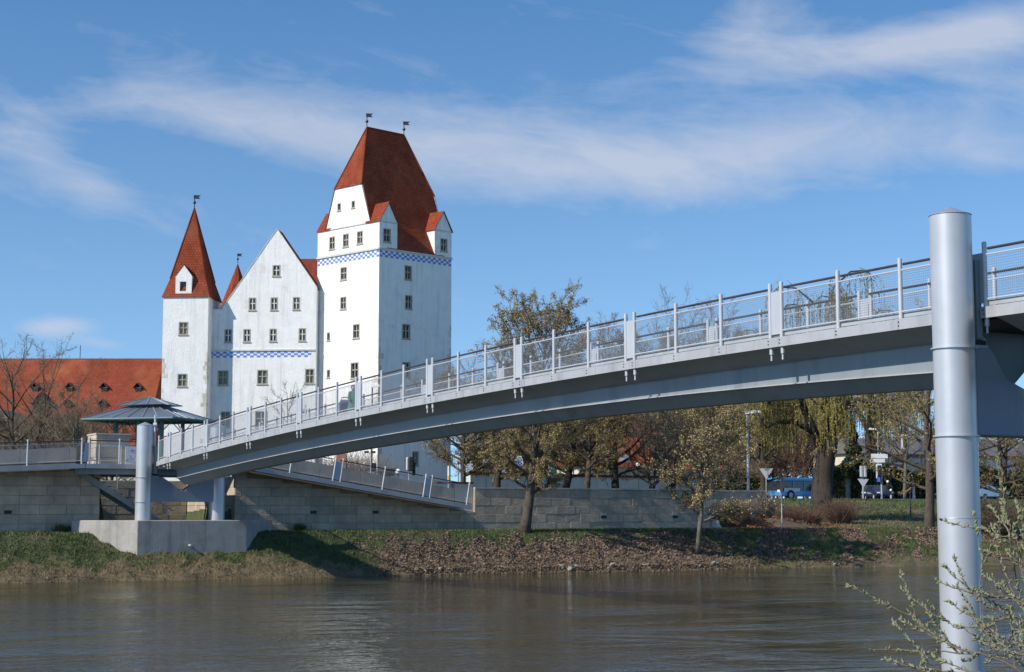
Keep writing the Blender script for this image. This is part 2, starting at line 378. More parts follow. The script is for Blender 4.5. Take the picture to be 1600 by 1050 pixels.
def water_mat():
    m = bpy.data.materials.new('river_water'); m.use_nodes = True; n, l = m.node_tree.nodes, m.node_tree.links; bs = n['Principled BSDF']
    gm = n.new('ShaderNodeNewGeometry'); mp = n.new('ShaderNodeMapping'); mp.inputs['Rotation'].default_value = (0, 0, -ANG_V); l.new(gm.outputs['Position'], mp.inputs[0])
    def noise(sc, det, s=(1, 1, 1), dist=0.):
        q = n.new('ShaderNodeMapping'); q.inputs['Scale'].default_value = s; l.new(mp.outputs[0], q.inputs[0])
        t = n.new('ShaderNodeTexNoise'); t.inputs['Scale'].default_value = sc; t.inputs['Detail'].default_value = det; t.inputs['Distortion'].default_value = dist
        t.inputs['Roughness'].default_value = .55; l.new(q.outputs[0], t.inputs[0]); return t.outputs[0]
    def mth(op, a, b):
        q = n.new('ShaderNodeMath'); q.operation = op
        for i, x in enumerate((a, b)):
            if isinstance(x, (int, float)): q.inputs[i].default_value = x
            else: l.new(x, q.inputs[i])
        return q.outputs[0]
    big = noise(.16, 3, (.35, 1, 1), 1.2)
    rng = n.new('ShaderNodeMapRange'); rng.inputs[1].default_value = .38; rng.inputs[2].default_value = .66; rng.inputs[3].default_value = .35; rng.inputs[4].default_value = 1.5; l.new(big, rng.inputs[0])
    rip = mth('ADD', mth('MULTIPLY', noise(1.5, 4, (.6, 1, 1), .6), .62), mth('MULTIPLY', noise(5.0, 3, (.7, 1, 1), .3), .3))
    rip = mth('ADD', rip, mth('MULTIPLY', noise(.45, 3, (.7, 1, 1)), .55))
    b = n.new('ShaderNodeBump'); b.inputs['Distance'].default_value = .12; l.new(mth('MULTIPLY', rip, rng.outputs[0]), b.inputs['Height']); b.inputs['Strength'].default_value = 1.0
    l.new(b.outputs[0], bs.inputs['Normal'])
    cr = n.new('ShaderNodeMix'); cr.data_type = 'RGBA'; l.new(noise(.3, 4, (.5, 1, 1)), cr.inputs[0]); cr.inputs[6].default_value = (.036, .034, .015, 1); cr.inputs[7].default_value = (.056, .050, .023, 1)
    l.new(cr.outputs[2], bs.inputs['Base Color']); bs.inputs['Roughness'].default_value = .06; bs.inputs['IOR'].default_value = 1.33; bs.inputs['Specular IOR Level'].default_value = .40
    return m
wt = MB().poly([B(70, -600, 0), B(70, 900, 0), B(3.2, 900, 0), B(3.2, -600, 0)])
tag(wt.build('river_water', water_mat()), kind='structure')
nb = MB()
for (u0, z0, u1, z1) in [(66, -.6, 69, .9), (69, .9, 74, 1.15), (74, 1.15, 200, 1.4)]: nb.poly([B(u0, -80, z0), B(u0, 120, z0), B(u1, 120, z1), B(u1, -80, z1)])
NBM = mat('near_bank_soil', (.08, .09, .04), .95, var=.3, scale=1.5, bump=.4)
tag(nb.build('near_bank_ground', NBM), kind='structure')
pt = MB()
for k in range(-30, 62): pt.poly([B(-1.05 + .04 * math.sin(k), k * 1.6, 1.975), B(-.25 + .06 * math.sin(k * 1.7), k * 1.6, 1.975), B(-.25 + .06 * math.sin(k * 1.7 + 1.7), k * 1.6 + 1.6, 1.975), B(-1.05 + .04 * math.sin(k + 1), k * 1.6 + 1.6, 1.975)])
tag(pt.build('riverside_path', M['path']), kind='structure')
rd = MB().poly([B(-32.6, 28, 3.9), B(-32.6, 300, 3.9), B(-42, 300, 3.9), B(-42, 28, 3.9)])
tag(rd.build('street', M['asphalt']), kind='structure')
kb = MB().ubox(-32.6, -32.2, 40, 300, 3.6, 4.0); kb.ubox(-44.2, -42, 28, 300, 3.6, 4.02)
tag(kb.build('pavement', M['kerb']), kind='structure')

# ------------------------------------------------------------------ grass, leaf litter, dry reeds on the bank
def scatter(n, ulo, uhi, vlo, vhi, wfun):
    u = RNG.uniform(ulo, uhi, n); v = RNG.uniform(vlo, vhi, n); keep = RNG.random(n) < wfun(u, v); u, v = u[keep], v[keep]
    ped = (u > -1.1) & (u < 2.05) & (v > -2.9 + (u + 1) * .7) & (v < 6.6 - (u + 1) * .78)
    u, v = u[~ped], v[~ped]
    z = height(u, v); return np.stack([P0.x + u * EU.x + v * EV.x, P0.y + u * EU.y + v * EV.y, z], -1)
def blades(name, label, p, hlo, hhi, w, mt, lean=.5):
    n = len(p); a = RNG.uniform(0, 2 * np.pi, n); h = RNG.uniform(hlo, hhi, n); d = np.stack([np.cos(a), np.sin(a), 0 * a], -1); ww = RNG.uniform(.6, 1.3, n)[:, None] * w
    tip = p + np.stack([RNG.normal(0, lean, n) * h, RNG.normal(0, lean, n) * h, h], -1)
    v = np.stack([p - d * ww - [0, 0, .03], p + d * ww - [0, 0, .03], tip], 1).reshape(-1, 3)
    tag(link(name, np_mesh(name, v, np.arange(3 * n).reshape(-1, 3), mt)), label, name.split('_')[-1], kind='stuff')
def flakes(name, label, cat, p, s, mt, lift=.03, flat=.45):
    n = len(p); a = RNG.normal(0, 1, (n, 3)) * [1, 1, flat]; b = RNG.normal(0, 1, (n, 3)) * [1, 1, flat]
    a /= np.linalg.norm(a, axis=1)[:, None]; b -= a * (a * b).sum(1)[:, None]; b /= np.linalg.norm(b, axis=1)[:, None]
    ss = RNG.uniform(.5, 1.3, n)[:, None] * s; q = p + [0, 0, lift]
    v = np.stack([q - a * ss, q + b * ss * .6, q + a * ss, q - b * ss * .6], 1).reshape(-1, 3)
    tag(link(name, np_mesh(name, v, np.arange(4 * n).reshape(-1, 4), mt)), label, cat, kind='stuff')
blades('bank_grass', 'short green grass on the river bank', scatter(130000, -1.75, 4.4, -10, 52, lambda u, v: cover(u, v)[0] ** 1.5 * np.where((u < -.2) & (u > -1.1), .05, 1)), .05, .15, .022, M['grass'])
blades('slope_grass', 'green grass on the slope below the street', scatter(60000, -32, -.5, 38, 100, lambda u, v: cover(u, v)[0] * .9), .06, .18, .04, M['grass'])
blades('slope_dry_grass', 'withered straw coloured grass on the slope below the street', scatter(30000, -30, -.5, 38, 90, lambda u, v: cover(u, v)[2] * .8), .06, .2, .03, M['dry'], .8)
blades('bank_dry_grass', 'dry straw coloured grass along the water edge', scatter(60000, .6, 5.6, -10, 52, lambda u, v: cover(u, v)[2] * .8), .06, .26, .016, M['dry'], .8)
flakes('bank_leaf_litter', 'brown dead leaves covering the river bank', 'leaves', scatter(90000, .3, 4.8, 6, 52, lambda u, v: cover(u, v)[1]), .062, M['litter'], .04)
flakes('rust_leaf_litter', 'rust coloured leaf pile below the end of the stone wall', 'leaves', scatter(12000, -9, -.4, 31.8, 46, lambda u, v: cover(u, v)[1] * .9), .075, M['rust_litter'], .05)
rk = bmesh.new(); bmesh.ops.create_icosphere(rk, subdivisions=2, radius=1)
for q in rk.verts: q.co *= 1 + random.uniform(-.22, .18); q.co.z *= .7
rme = bpy.data.meshes.new('bank_stone'); rk.to_mesh(rme); rk.free(); rme.materials.append(M['stone'])
for i, (px, s) in enumerate([(676, .09), (698, .1), (872, .1), (881, .17), (893, .13), (942, .16), (1090, .12), (1112, .14), (1122, .09), (1311, .13)]):
    v = 14.6 + (px - 740) * .037; u = float(uw(np.array(v))) - .12 - .1 * (i % 3)
    o = link('bank_stone', rme); p = B(u, v, 0.0); p.z = float(height(np.array(u), np.array(v))) + s * .3
    o.location = p; o.scale = (s * 1.2, s, s * .9); o.rotation_euler = (random.random(), random.random(), random.random() * 6)
    tag(o, 'pale grey stone lying at the foot of the bank by the water', 'stone', 'stones along the water edge')

# ------------------------------------------------------------------ stone retaining walls and ramps
def chamfer_block(L, D, Hh, c=.011):
    m = MB(); x, y = L / 2 - .006, Hh / 2 - .006     # local: x along the wall, y out (front at +D), z up
    m.add([(-x, 0, -y), (x, 0, -y), (x, 0, y), (-x, 0, y), (-x, D - c, -y), (x, D - c, -y), (x, D - c, y), (-x, D - c, y), (-x + c, D, -y + c), (x - c, D, -y + c), (x - c, D, y - c), (-x + c, D, y - c)],
          [(3, 2, 1, 0), (0, 1, 5, 4), (1, 2, 6, 5), (2, 3, 7, 6), (3, 0, 4, 7), (4, 5, 9, 8), (5, 6, 10, 9), (6, 7, 11, 10), (7, 4, 8, 11), (8, 9, 10, 11)])
    return m.mesh('block', M['block'])
BLK = chamfer_block(1.2, .12, .43)
def lay_blocks(parent, org, dirv, nrm, s0, s1, z0, ztop):
    """courses of dressed blocks on a vertical face: org + dirv*s, outward nrm"""
    ang = math.atan2(dirv.y, dirv.x); flip = Vector((-math.sin(ang), math.cos(ang))).dot(nrm) < 0
    z = z0; k = 0
    while z < max(ztop(s0), ztop(s1)) - .05:
        s = s0 - random.choice((.0, .3, .6, .9))
        while s < s1 - .02:
            L = random.choice((.9, 1.2, 1.2, 1.5)); a, b = max(s, s0), min(s + L, s1); s += L
            if b - a < .08: continue
            zt_ = min(z + .43, ztop(a), ztop(b))
            if zt_ - z < .08: continue
            o = link('block', BLK, parent); mid = (a + b) / 2; prd = random.uniform(-.008, .012)
            p = Vector((org.x + dirv.x * mid + nrm.x * prd, org.y + dirv.y * mid + nrm.y * prd, (z + zt_) / 2))
            o.location = p; o.rotation_euler = (0, 0, ang + (math.pi if flip else 0)); o.scale = ((b - a) / 1.2, 1, (zt_ - z) / .43)
        z += .43; k += 1
V2 = lambda p: Vector((p.x, p.y))
_ra, _rb = onu(390, 734, -.5), onu(737, 796, -.5); _la, _lb = onu(0, 729.5, -.5), onu(130, 724.5, -.5)
def ramp_r(v): return _ra[1] + .19 + (_rb[1] - _ra[1]) / (_rb[0] - _ra[0]) * (v - _ra[0])          # top of right ramp edge plate
def ramp_l(v): return _lb[1] + (_lb[1] - _la[1]) / (_lb[0] - _la[0]) * (v - _lb[0])
def VP(px, u=-.5, y=760): return onu(px, y, u)[0]
print('RAMPS', _ra, _rb, _la, _lb, VP(740, -1.9), VP(1118, -1.9), VP(150, -1.9), VP(349, -1.9))
NF = EU.copy(); UFACE = -2.02; UE = -.5                                 # wall backing face; blocks stand .12 proud of it
def wall_thing(label, v0, v1, ztop_a, ztop_b, uf=UFACE, coping=False, zt=None, thick=.45):
    t = thing('retaining_wall', B(uf, (v0 + v1) / 2, 1.9), label, 'wall', kind='thing')
    f = zt or (lambda s: ztop_a + (ztop_b - ztop_a) * (s - v0) / (v1 - v0))
    m = MB(); a, b = f(v0), f(v1)
    m.hexa([B(uf - thick, v0, 1.5), B(uf + .09, v0, 1.5), B(uf + .09, v1, 1.5), B(uf - thick, v1, 1.5), B(uf - thick, v0, a), B(uf + .09, v0, a), B(uf + .09, v1, b), B(uf - thick, v1, b)])
    m.build('backing', M['joint'], t)
    lay_blocks(t, V2(B(uf, 0, 0)), EV, NF, v0 + .004, v1 - .004, 1.93, f)
    if coping:
        s = v0
        while s < v1 - .05:
            e = min(s + 1.8, v1); c = MB()
            c.hexa([B(uf - thick - .05, s + .006, f(s)), B(uf + .16, s + .006, f(s)), B(uf + .16, e - .006, f(e)), B(uf - thick - .05, e - .006, f(e)), B(uf - thick - .05, s + .006, f(s) + .08), B(uf + .16, s + .006, f(s) + .08), B(uf + .16, e - .006, f(e) + .08), B(uf - thick - .05, e - .006, f(e) + .08)])
            c.build('coping_slab', M['coping'], t); s = e
    return t
wl = wall_thing('shaded stone block wall under the ramp, beside the steel stair', -9, -1.5, 4.55, 4.9, zt=lambda s: ramp_l(s) - .22)
wr = wall_thing('shaded stone block wall under the descending ramp', 4.95, 17.8, 4.6, 3.0, zt=lambda s: max(2.9, ramp_r(s) - .2))
ws = wall_thing('long sunlit stone wall with tree shadows and pale coping', 17.8, 32.55, 4.09, 4.09, coping=True)
wb = wall_thing('short set back stone wall above the rust coloured leaves', 32.2, 37.7, 4.07, 4.07, uf=-3.9, coping=True)
for v in (20.8, 25.4, 30.0):                                   # small drainage niches with pale hoods
    n_ = MB().ubox(-1.9, -1.87, v, v + .34, 2.72, 2.86); n_.build('drain_hood', M['kerb'], ws); MB().ubox(-1.9, -1.88, v, v + .34, 2.56, 2.71).build('drain_opening', M['sooty'], ws)
for v, t_ in ((-5.75, wl), (8.8, wr), (12.1, wr)):
    MB().ubox(-1.9, -1.87, v, v + .32, 2.98, 3.12).build('drain_hood', M['block'], t_); MB().ubox(-1.9, -1.88, v, v + .32, 2.82, 2.965).build('drain_opening', M['sooty'], t_)
# end return of the long wall, passage walls of the stair bay
e_ = thing('wing_wall', B(-3.0, 32.8, 1.9), 'pale splayed end of the long stone wall', 'wall', kind='thing')
MB().hexa([B(-3.75, 32.56, 1.7), B(-1.7, 32.56, 1.7), B(-1.5, 33.2, 1.7), B(-3.75, 33.2, 1.7), B(-3.75, 32.56, 4.05), B(-2.1, 32.56, 3.8), B(-2.6, 32.75, 3.7), B(-3.75, 32.75, 4.05)]).build('concrete_wing', M['coping'], e_)
def return_wall(label, v, sgn, ztop):
    t = thing('return_wall', B(-5, v, 1.9), label, 'wall', kind='thing')
    a, b = (v - .4, v - .03) if sgn > 0 else (v + .03, v + .4)
    MB().ubox(-9.6, -2.5, a, b, 1.5, ztop).build('backing', M['joint'], t)
    lay_blocks(t, V2(B(0, v - (.12 if sgn > 0 else -.12), 0)), -EU, EV * sgn, 2.0, 9.5, 1.93, lambda s: ztop)
return_wall('dark stone side wall behind the steel stair', -1.5, 1, 4.6)
return_wall('sunlit stone side wall seen between the bridge pillars', 4.95, -1, 4.6)
t = thing('back_wall', B(-9.7, 1.3, 1.9), 'stone wall at the back of the passage under the landing', 'wall', kind='thing')
MB().ubox(-10, -9.55, -1.5, 4.9, 1.5, 4.5).build('backing', M['joint'], t); lay_blocks(t, V2(B(-9.55, 0, 0)), EV, EU, -1.45, 4.9, 1.93, lambda s: 4.5)

def dup(o, parent, loc, rot=None, scale=None):
    c = o.copy(); COL.objects.link(c); c.parent = parent; c.location = loc
    if parent is not None and parent.type == 'EMPTY' and not parent.get('_local'): c.matrix_parent_inverse = Matrix.Translation(-Vector(parent.location))
    if rot: c.rotation_euler = rot
    if scale: c.scale = scale
    return c
def bay(t, a, b, along_n, h0=.14, h1=.93, hr=1.05, mesh=True, wires=True, inset=Vector((0, 0, 0)), rad=1.):
    """one railing bay between base points a and b: handrail, two rails and a woven wire panel"""
    up = Vector((0, 0, 1)); a, b = Vector(a), Vector(b)
    MB().tube([a + up * hr + inset, b + up * hr + inset], .026 * rad, 8).build('handrail', M['wood'], t, True)
    MB().tube([a + up * h1, b + up * h1], .017 * rad, 6).build('rail', M['rail'], t, True)
    MB().tube([a + up * h0, b + up * h0], .018 * rad, 6).build('rail', M['rail'], t, True)
    if wires:
        m = MB(); L = (b - a).length; n = int(L / .05)
        nh = int((h1 - h0) / .045)
        for i in range(1, nh): z = h0 + (h1 - h0) * i / nh; m.tube([a + up * z, b + up * z], .0032, 3, False)
        for i in range(1, n): p = a.lerp(b, i / n); m.tube([p + up * h0, p + up * h1], .0024, 3, False)
        o = m.build('wire_mesh', M['wire'], t); o['kind'] = 'stuff'
POST = MB().lathe((0, 0, 0), [(.044, -.16), (.044, 1.15), (.03, 1.165)], 10).mesh('railing_post', M['rail'], True, 40)
def post(t, p, tilt=None):
    o = link('railing_post', POST, t); o.location = p
    if tilt: o.rotation_euler = tilt
    return o
def ramp(label, vs_posts, zf, v0, v1, u_edge=UE):
    t = thing('access_ramp', B(-.4, (v0 + v1) / 2, zf((v0 + v1) / 2)), label, 'ramp')
    def strip(nm, u0, u1, dz0, dz1, mt):
        MB().hexa([B(u0, v0, zf(v0) + dz0), B(u1, v0, zf(v0) + dz0), B(u1, v1, zf(v1) + dz0), B(u0, v1, zf(v1) + dz0), B(u0, v0, zf(v0) + dz1), B(u1, v0, zf(v0) + dz1), B(u1, v1, zf(v1) + dz1), B(u0, v1, zf(v1) + dz1)]).build(nm, mt, t)
    strip('edge_plate', u_edge - .03, u_edge, -.2, 0, M['fascia']); strip('deck', -2.0, u_edge - .033, -.12, -.04, M['deck'])
    strip('toe_rail', u_edge - .09, u_edge - .06, .05, .09, M['iron'])
    sl = math.atan((zf(v1) - zf(v0)) / (v1 - v0))
    for p in vs_posts:
        pr = p if isinstance(p, tuple) else (p,)
        for v in pr:
            o = post(t, B(u_edge - .07, v, zf(v))); o.rotation_euler = Matrix.Rotation(-sl, 3, Vector((EU.x, EU.y, 0)) * -1).to_euler() if abs(sl) > .1 else (0, 0, 0)
        if len(pr) == 2:
            a, b = pr; MB().hexa([B(u_edge - .09, a + .05, zf(a) + .08), B(u_edge - .05, a + .05, zf(a) + .08), B(u_edge - .05, b - .05, zf(b) + .08), B(u_edge - .09, b - .05, zf(b) + .08), B(u_edge - .09, a + .15, zf(a) + .95), B(u_edge - .05, a + .15, zf(a) + .95), B(u_edge - .05, b + .05, zf(b) + .95), B(u_edge - .09, b + .05, zf(b) + .95)]).build('filler_plate', M['panel'], t)
    flat = [p if isinstance(p, tuple) else (p, p) for p in vs_posts]
    for i in range(len(flat) - 1):
        a, b = flat[i][1], flat[i + 1][0]; bay(t, B(u_edge - .07, a, zf(a)), B(u_edge - .07, b, zf(b)), None, inset=Vector((0, 0, 0)), wires=True)
    return t
ramp('grey steel ramp with leaning rail posts descending towards the sunlit wall', [5.0, VP(453), (VP(520.6), VP(532)), VP(598), (VP(662), VP(672)), VP(730)], ramp_r, 3.3, VP(738))
ramp('nearly level grey steel ramp at the left edge beyond the pavilion', [-9.0, VP(-40), VP(42), (VP(127), VP(139))], ramp_l, -9.5, VP(132))
def parapet(label, v0, v1, z0, z1, dz, u=-2.06):
    t = thing('parapet_wall', B(u, (v0 + v1) / 2, 4), label, 'wall', kind='thing'); s = v0
    f = lambda v: z0 + (z1 - z0) * (v - v0) / (v1 - v0)
    while s < v1 - .05:
        e = min(s + 2.2, v1); m = MB()
        m.hexa([B(u - .2, s + .008, f(s) - 1.3), B(u, s + .008, f(s) - 1.3), B(u, e - .008, f(e) - 1.3), B(u - .2, e - .008, f(e) - 1.3), B(u - .2, s + .008, f(s)), B(u, s + .008, f(s)), B(u, e - .008, f(e)), B(u - .2, e - .008, f(e))]); m.build('concrete_panel', M['parapet'], t); s = e
parapet('sloping concrete parapet behind the descending ramp', 4.9, 16.7, ramp_r(4.9) + .88, ramp_r(16.7) + .82, 0)
parapet('grey concrete parapet behind the level ramp at the left', -9.5, -2.6, ramp_l(-9.5) + .8, ramp_l(-2.6) + .78, 0)
t = thing('gate_pier', B(-1.6, 16.8, 3), 'small white wall end with red coping at the foot of the ramp', 'wall', kind='thing')
MB().ubox(-2.6, -2.1, 16.75, 17.78, 2.6, 4.35).build('wall_stub', M['cream'], t); MB().ubox(-2.68, -2.04, 15.7, 17.8, 4.352, 4.44).build('red_coping', M['tile_old'], t)

# ------------------------------------------------------------------ concrete pier, landing, stair, pavilion
t = thing('concrete_pier', B(.6, 1.7, 1.0), 'pale concrete pier block on the grass carrying two silver pillars', 'pier')
ring = [(-1.1, -2.95), (2, -.79), (2, 4.22), (-1.1, 6.55)]
m = MB(); m.sweep([[B(u, v, .4) for u, v in ring], [B(u, v, 2.53) for u, v in ring]]); m.build('block', M['concrete'], t, bevel=.03)
m = MB(); q = onu(296, 852, 2.0); m.tube([B(1.9, q[0], q[1]), B(2.28, q[0], q[1] - .01)], .055, 12); m.build('drain_pipe', M['rail'], t, True)

t = thing('landing_platform', B(-1.5, 0, 4.9), 'light grey steel landing between the two ramps at the bridge end', 'platform')
MB().ubox(UE - .03, UE, VP(133), .28, 4.86, 5.06).build('edge_plate', M['fascia'], t)
MB().ubox(-6, UE - .035, -2.9, 3.2, 4.86, 4.98).build('deck', M['deck'], t)
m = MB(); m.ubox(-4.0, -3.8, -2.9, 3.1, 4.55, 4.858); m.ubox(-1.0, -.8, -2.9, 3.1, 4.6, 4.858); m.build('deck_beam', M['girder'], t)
pv = [VP(139), VP(186), VP(216)]
for v in pv: post(t, B(UE - .07, v, 5.06))
bay(t, B(UE - .07, pv[0], 5.06), B(UE - .07, pv[1], 5.06), None); bay(t, B(UE - .07, pv[1], 5.06), B(UE - .07, pv[2], 5.06), None)
for v in (-1.75, -.75): MB().tube([B(-1.2, v, 4.98), B(-1.2, v, 5.95)], .03, 8).build('inner_post', M['rail'], t, True)
MB().tube([B(-1.2, -1.75, 5.9), B(-1.2, -.4, 5.9)], .02, 6).build('inner_rail', M['rail'], t, True)
t = thing('stone_box', B(-2.8, -1.4, 5), 'tan stone clad box standing on the landing behind the railing', 'plinth')
a0 = onu(150, 700, -2.0)[0]; a1 = onu(203, 700, -2.0)[0]
lay = MB().ubox(-3.6, -2.02, a0 + .02, a1 - .02, 4.98, 6.42); lay.build('core', M['joint'], t)
lay_blocks(t, V2(B(-2.12, 0, 0)), EV, EU, a0, a1, 4.98, lambda s: 6.45); lay_blocks(t, V2(B(0, a0 + .12, 0)), -EU, -EV, 2.0, 3.6, 4.98, lambda s: 6.45)
MB().ubox(-3.65, -1.95, a0 - .03, a1 + .03, 6.452, 6.52).build('cover_slab', M['coping'], t)
t = thing('notice_panel', B(-1.9, -.4, 5), 'pale panel covered in grey scribbles behind the landing rail', 'panel')
q0 = onu(196, 705, -1.9)[0]; m = MB().ubox(-1.93, -1.9, q0, q0 + .75, 5.02, 5.92); m.build('panel_board', M['white_panel'], t)
m = MB()
for i in range(26):
    x, z = q0 + random.uniform(.06, .6), random.uniform(5.1, 5.8); m.tube([B(-1.893, x, z), B(-1.893, x + random.uniform(-.1, .14), z + random.uniform(-.09, .09))], .007, 3)
m.build('scribble', M['iron'], t)
for v in (q0 + .05, q0 + .7): MB().tube([B(-1.95, v, 4.98), B(-1.95, v, 5.9)], .025, 6).build('leg', M['pole'], t)

t = thing('steel_stair', B(-2.4, 0, 2), 'dark steel stair descending under the landing behind the near pillar', 'stair')
NS = 16
for k in range(NS):
    v = -2.4 + k * .27; z = 4.75 - k * .175
    MB().ubox(-3.1, -1.75, v, v + .3, z, z + .035).build('tread', M['iron'], t)
for u in (-3.14, -1.75):
    MB().hexa([B(u, -2.5, 4.55), B(u + .04, -2.5, 4.55), B(u + .04, 1.9, 1.9), B(u, 1.9, 1.9), B(u, -2.5, 4.85), B(u + .04, -2.5, 4.85), B(u + .04, 1.9, 2.2), B(u, 1.9, 2.2)]).build('stringer', M['girder'], t)
MB().tube([B(-1.72, -2.4, 5.6), B(-1.72, 1.9, 2.95)], .03, 6).build('handrail', M['rail'], t)
for k in range(4): MB().tube([B(-1.72, -2 + k * 1.2, 4.6 - k * .74), B(-1.72, -2 + k * 1.2, 5.4 - k * .74)], .022, 6).build('baluster', M['rail'], t)

def pavilion():
    t = thing('pavilion', (-17.3, 78.3, 4.98), 'two tiered grey hipped roof pavilion on teal steel posts by the castle', 'pavilion')
    C = Vector((-15.85, 76.0, 0)); A = Vector((-.954, .30, 0)); Bv = Vector((.30, .954, 0)); LA, LB = 4.9, 4.2
    zc = 7.33; ctr = C + A * LA / 2 + Bv * LB / 2
    def P(a, b, z): return ctr + A * a + Bv * b + Vector((0, 0, z))
    ha, hb = LA / 2, LB / 2; ta, tb = .62, .5; zt1, zb2, za = 8.0, 8.02, 8.42; ua, ub = 1.22, 1.0
    # each bay of sheet roofing between the standing ribs is a panel of its own
    def slope(p00, p10, p01, p11, n, ribs=True):
        for i in range(n):
            f0, f1 = i / n, (i + 1) / n
            MB().poly([p00.lerp(p10, f0), p00.lerp(p10, f1), p01.lerp(p11, f1), p01.lerp(p11, f0)]).build('roof_panel', M['glass_roof'], t)
        for i in range(n + 1):
            f = i / n; MB().tube([p00.lerp(p10, f) + Vector((0, 0, .02)), p01.lerp(p11, f) + Vector((0, 0, .02))], .024, 5).build('roof_rib', M['zinc'], t)
    e = [P(-ha, -hb, zc), P(ha, -hb, zc), P(ha, hb, zc), P(-ha, hb, zc)]; tp = [P(-ta, -tb, zt1), P(ta, -tb, zt1), P(ta, tb, zt1), P(-ta, tb, zt1)]
    for i in range(4): slope(e[i], e[(i + 1) % 4], tp[i], tp[(i + 1) % 4], 6)
    e2 = [P(-ua, -ub, zb2), P(ua, -ub, zb2), P(ua, ub, zb2), P(-ua, ub, zb2)]; ap = P(0, 0, za); r = .06
    tp2 = [P(-r, -r, za), P(r, -r, za), P(r, r, za), P(-r, r, za)]
    for i in range(4): slope(e2[i], e2[(i + 1) % 4], tp2[i], tp2[(i + 1) % 4], 3)
    for i in range(4): MB().tube([e[i] - Vector((0, 0, .05)), e[(i + 1) % 4] - Vector((0, 0, .05))], .06, 6).build('eaves_beam', M['teal'], t)
    inner = [(-1.25, -1.0), (1.25, -1.0), (1.25, 1.0), (-1.25, 1.0), (0, -1.0)]
    for a, b in inner:
        MB().lathe(P(a, b, 0), [(.1, 4.98), (.1, 7.5)], 12).build('column', M['teal'], t, True)
        for sa, sb in ((-1, 0), (1, 0), (0, -1)):
            MB().tube([P(a, b, 6.7), P(a + sa * .75, b + sb * .75, 7.42)], .025, 5).build('strut', M['teal'], t)
    for b in (-1.0, 1.0): MB().tube([P(-1.9, b, 7.42), P(1.9, b, 7.42)], .07, 6).build('tie_beam', M['teal'], t)
    for a in (-1.25, 1.25): MB().tube([P(a, -1.6, 7.44), P(a, 1.6, 7.44)], .07, 6).build('tie_beam', M['teal'], t)
    MB().tube([P(-1.25, -1.0, 6.35), P(1.25, -1.0, 6.35)], .03, 6).build('cross_rail', M['teal'], t)
pavilion()
t = thing('lamp_post', at(241, 74.6, 4.98), 'slim grey lamp post with two small floodlights behind the far silver pillar', 'lamp')
p = at(241, 74.6, 4.98); MB().tube([p, p + Vector((0, 0, 2.35))], .05, 8).build('pole', M['rail'], t, True)
MB().tube([p + Vector((-.06, -.1, 1.9)), p + Vector((.1, -.1, 1.9))], .09, 8).build('lamp_head', M['rail'], t); MB().tube([p + Vector((-.06, .1, 1.7)), p + Vector((.1, .1, 1.7))], .08, 8).build('lamp_head', M['zinc'], t)

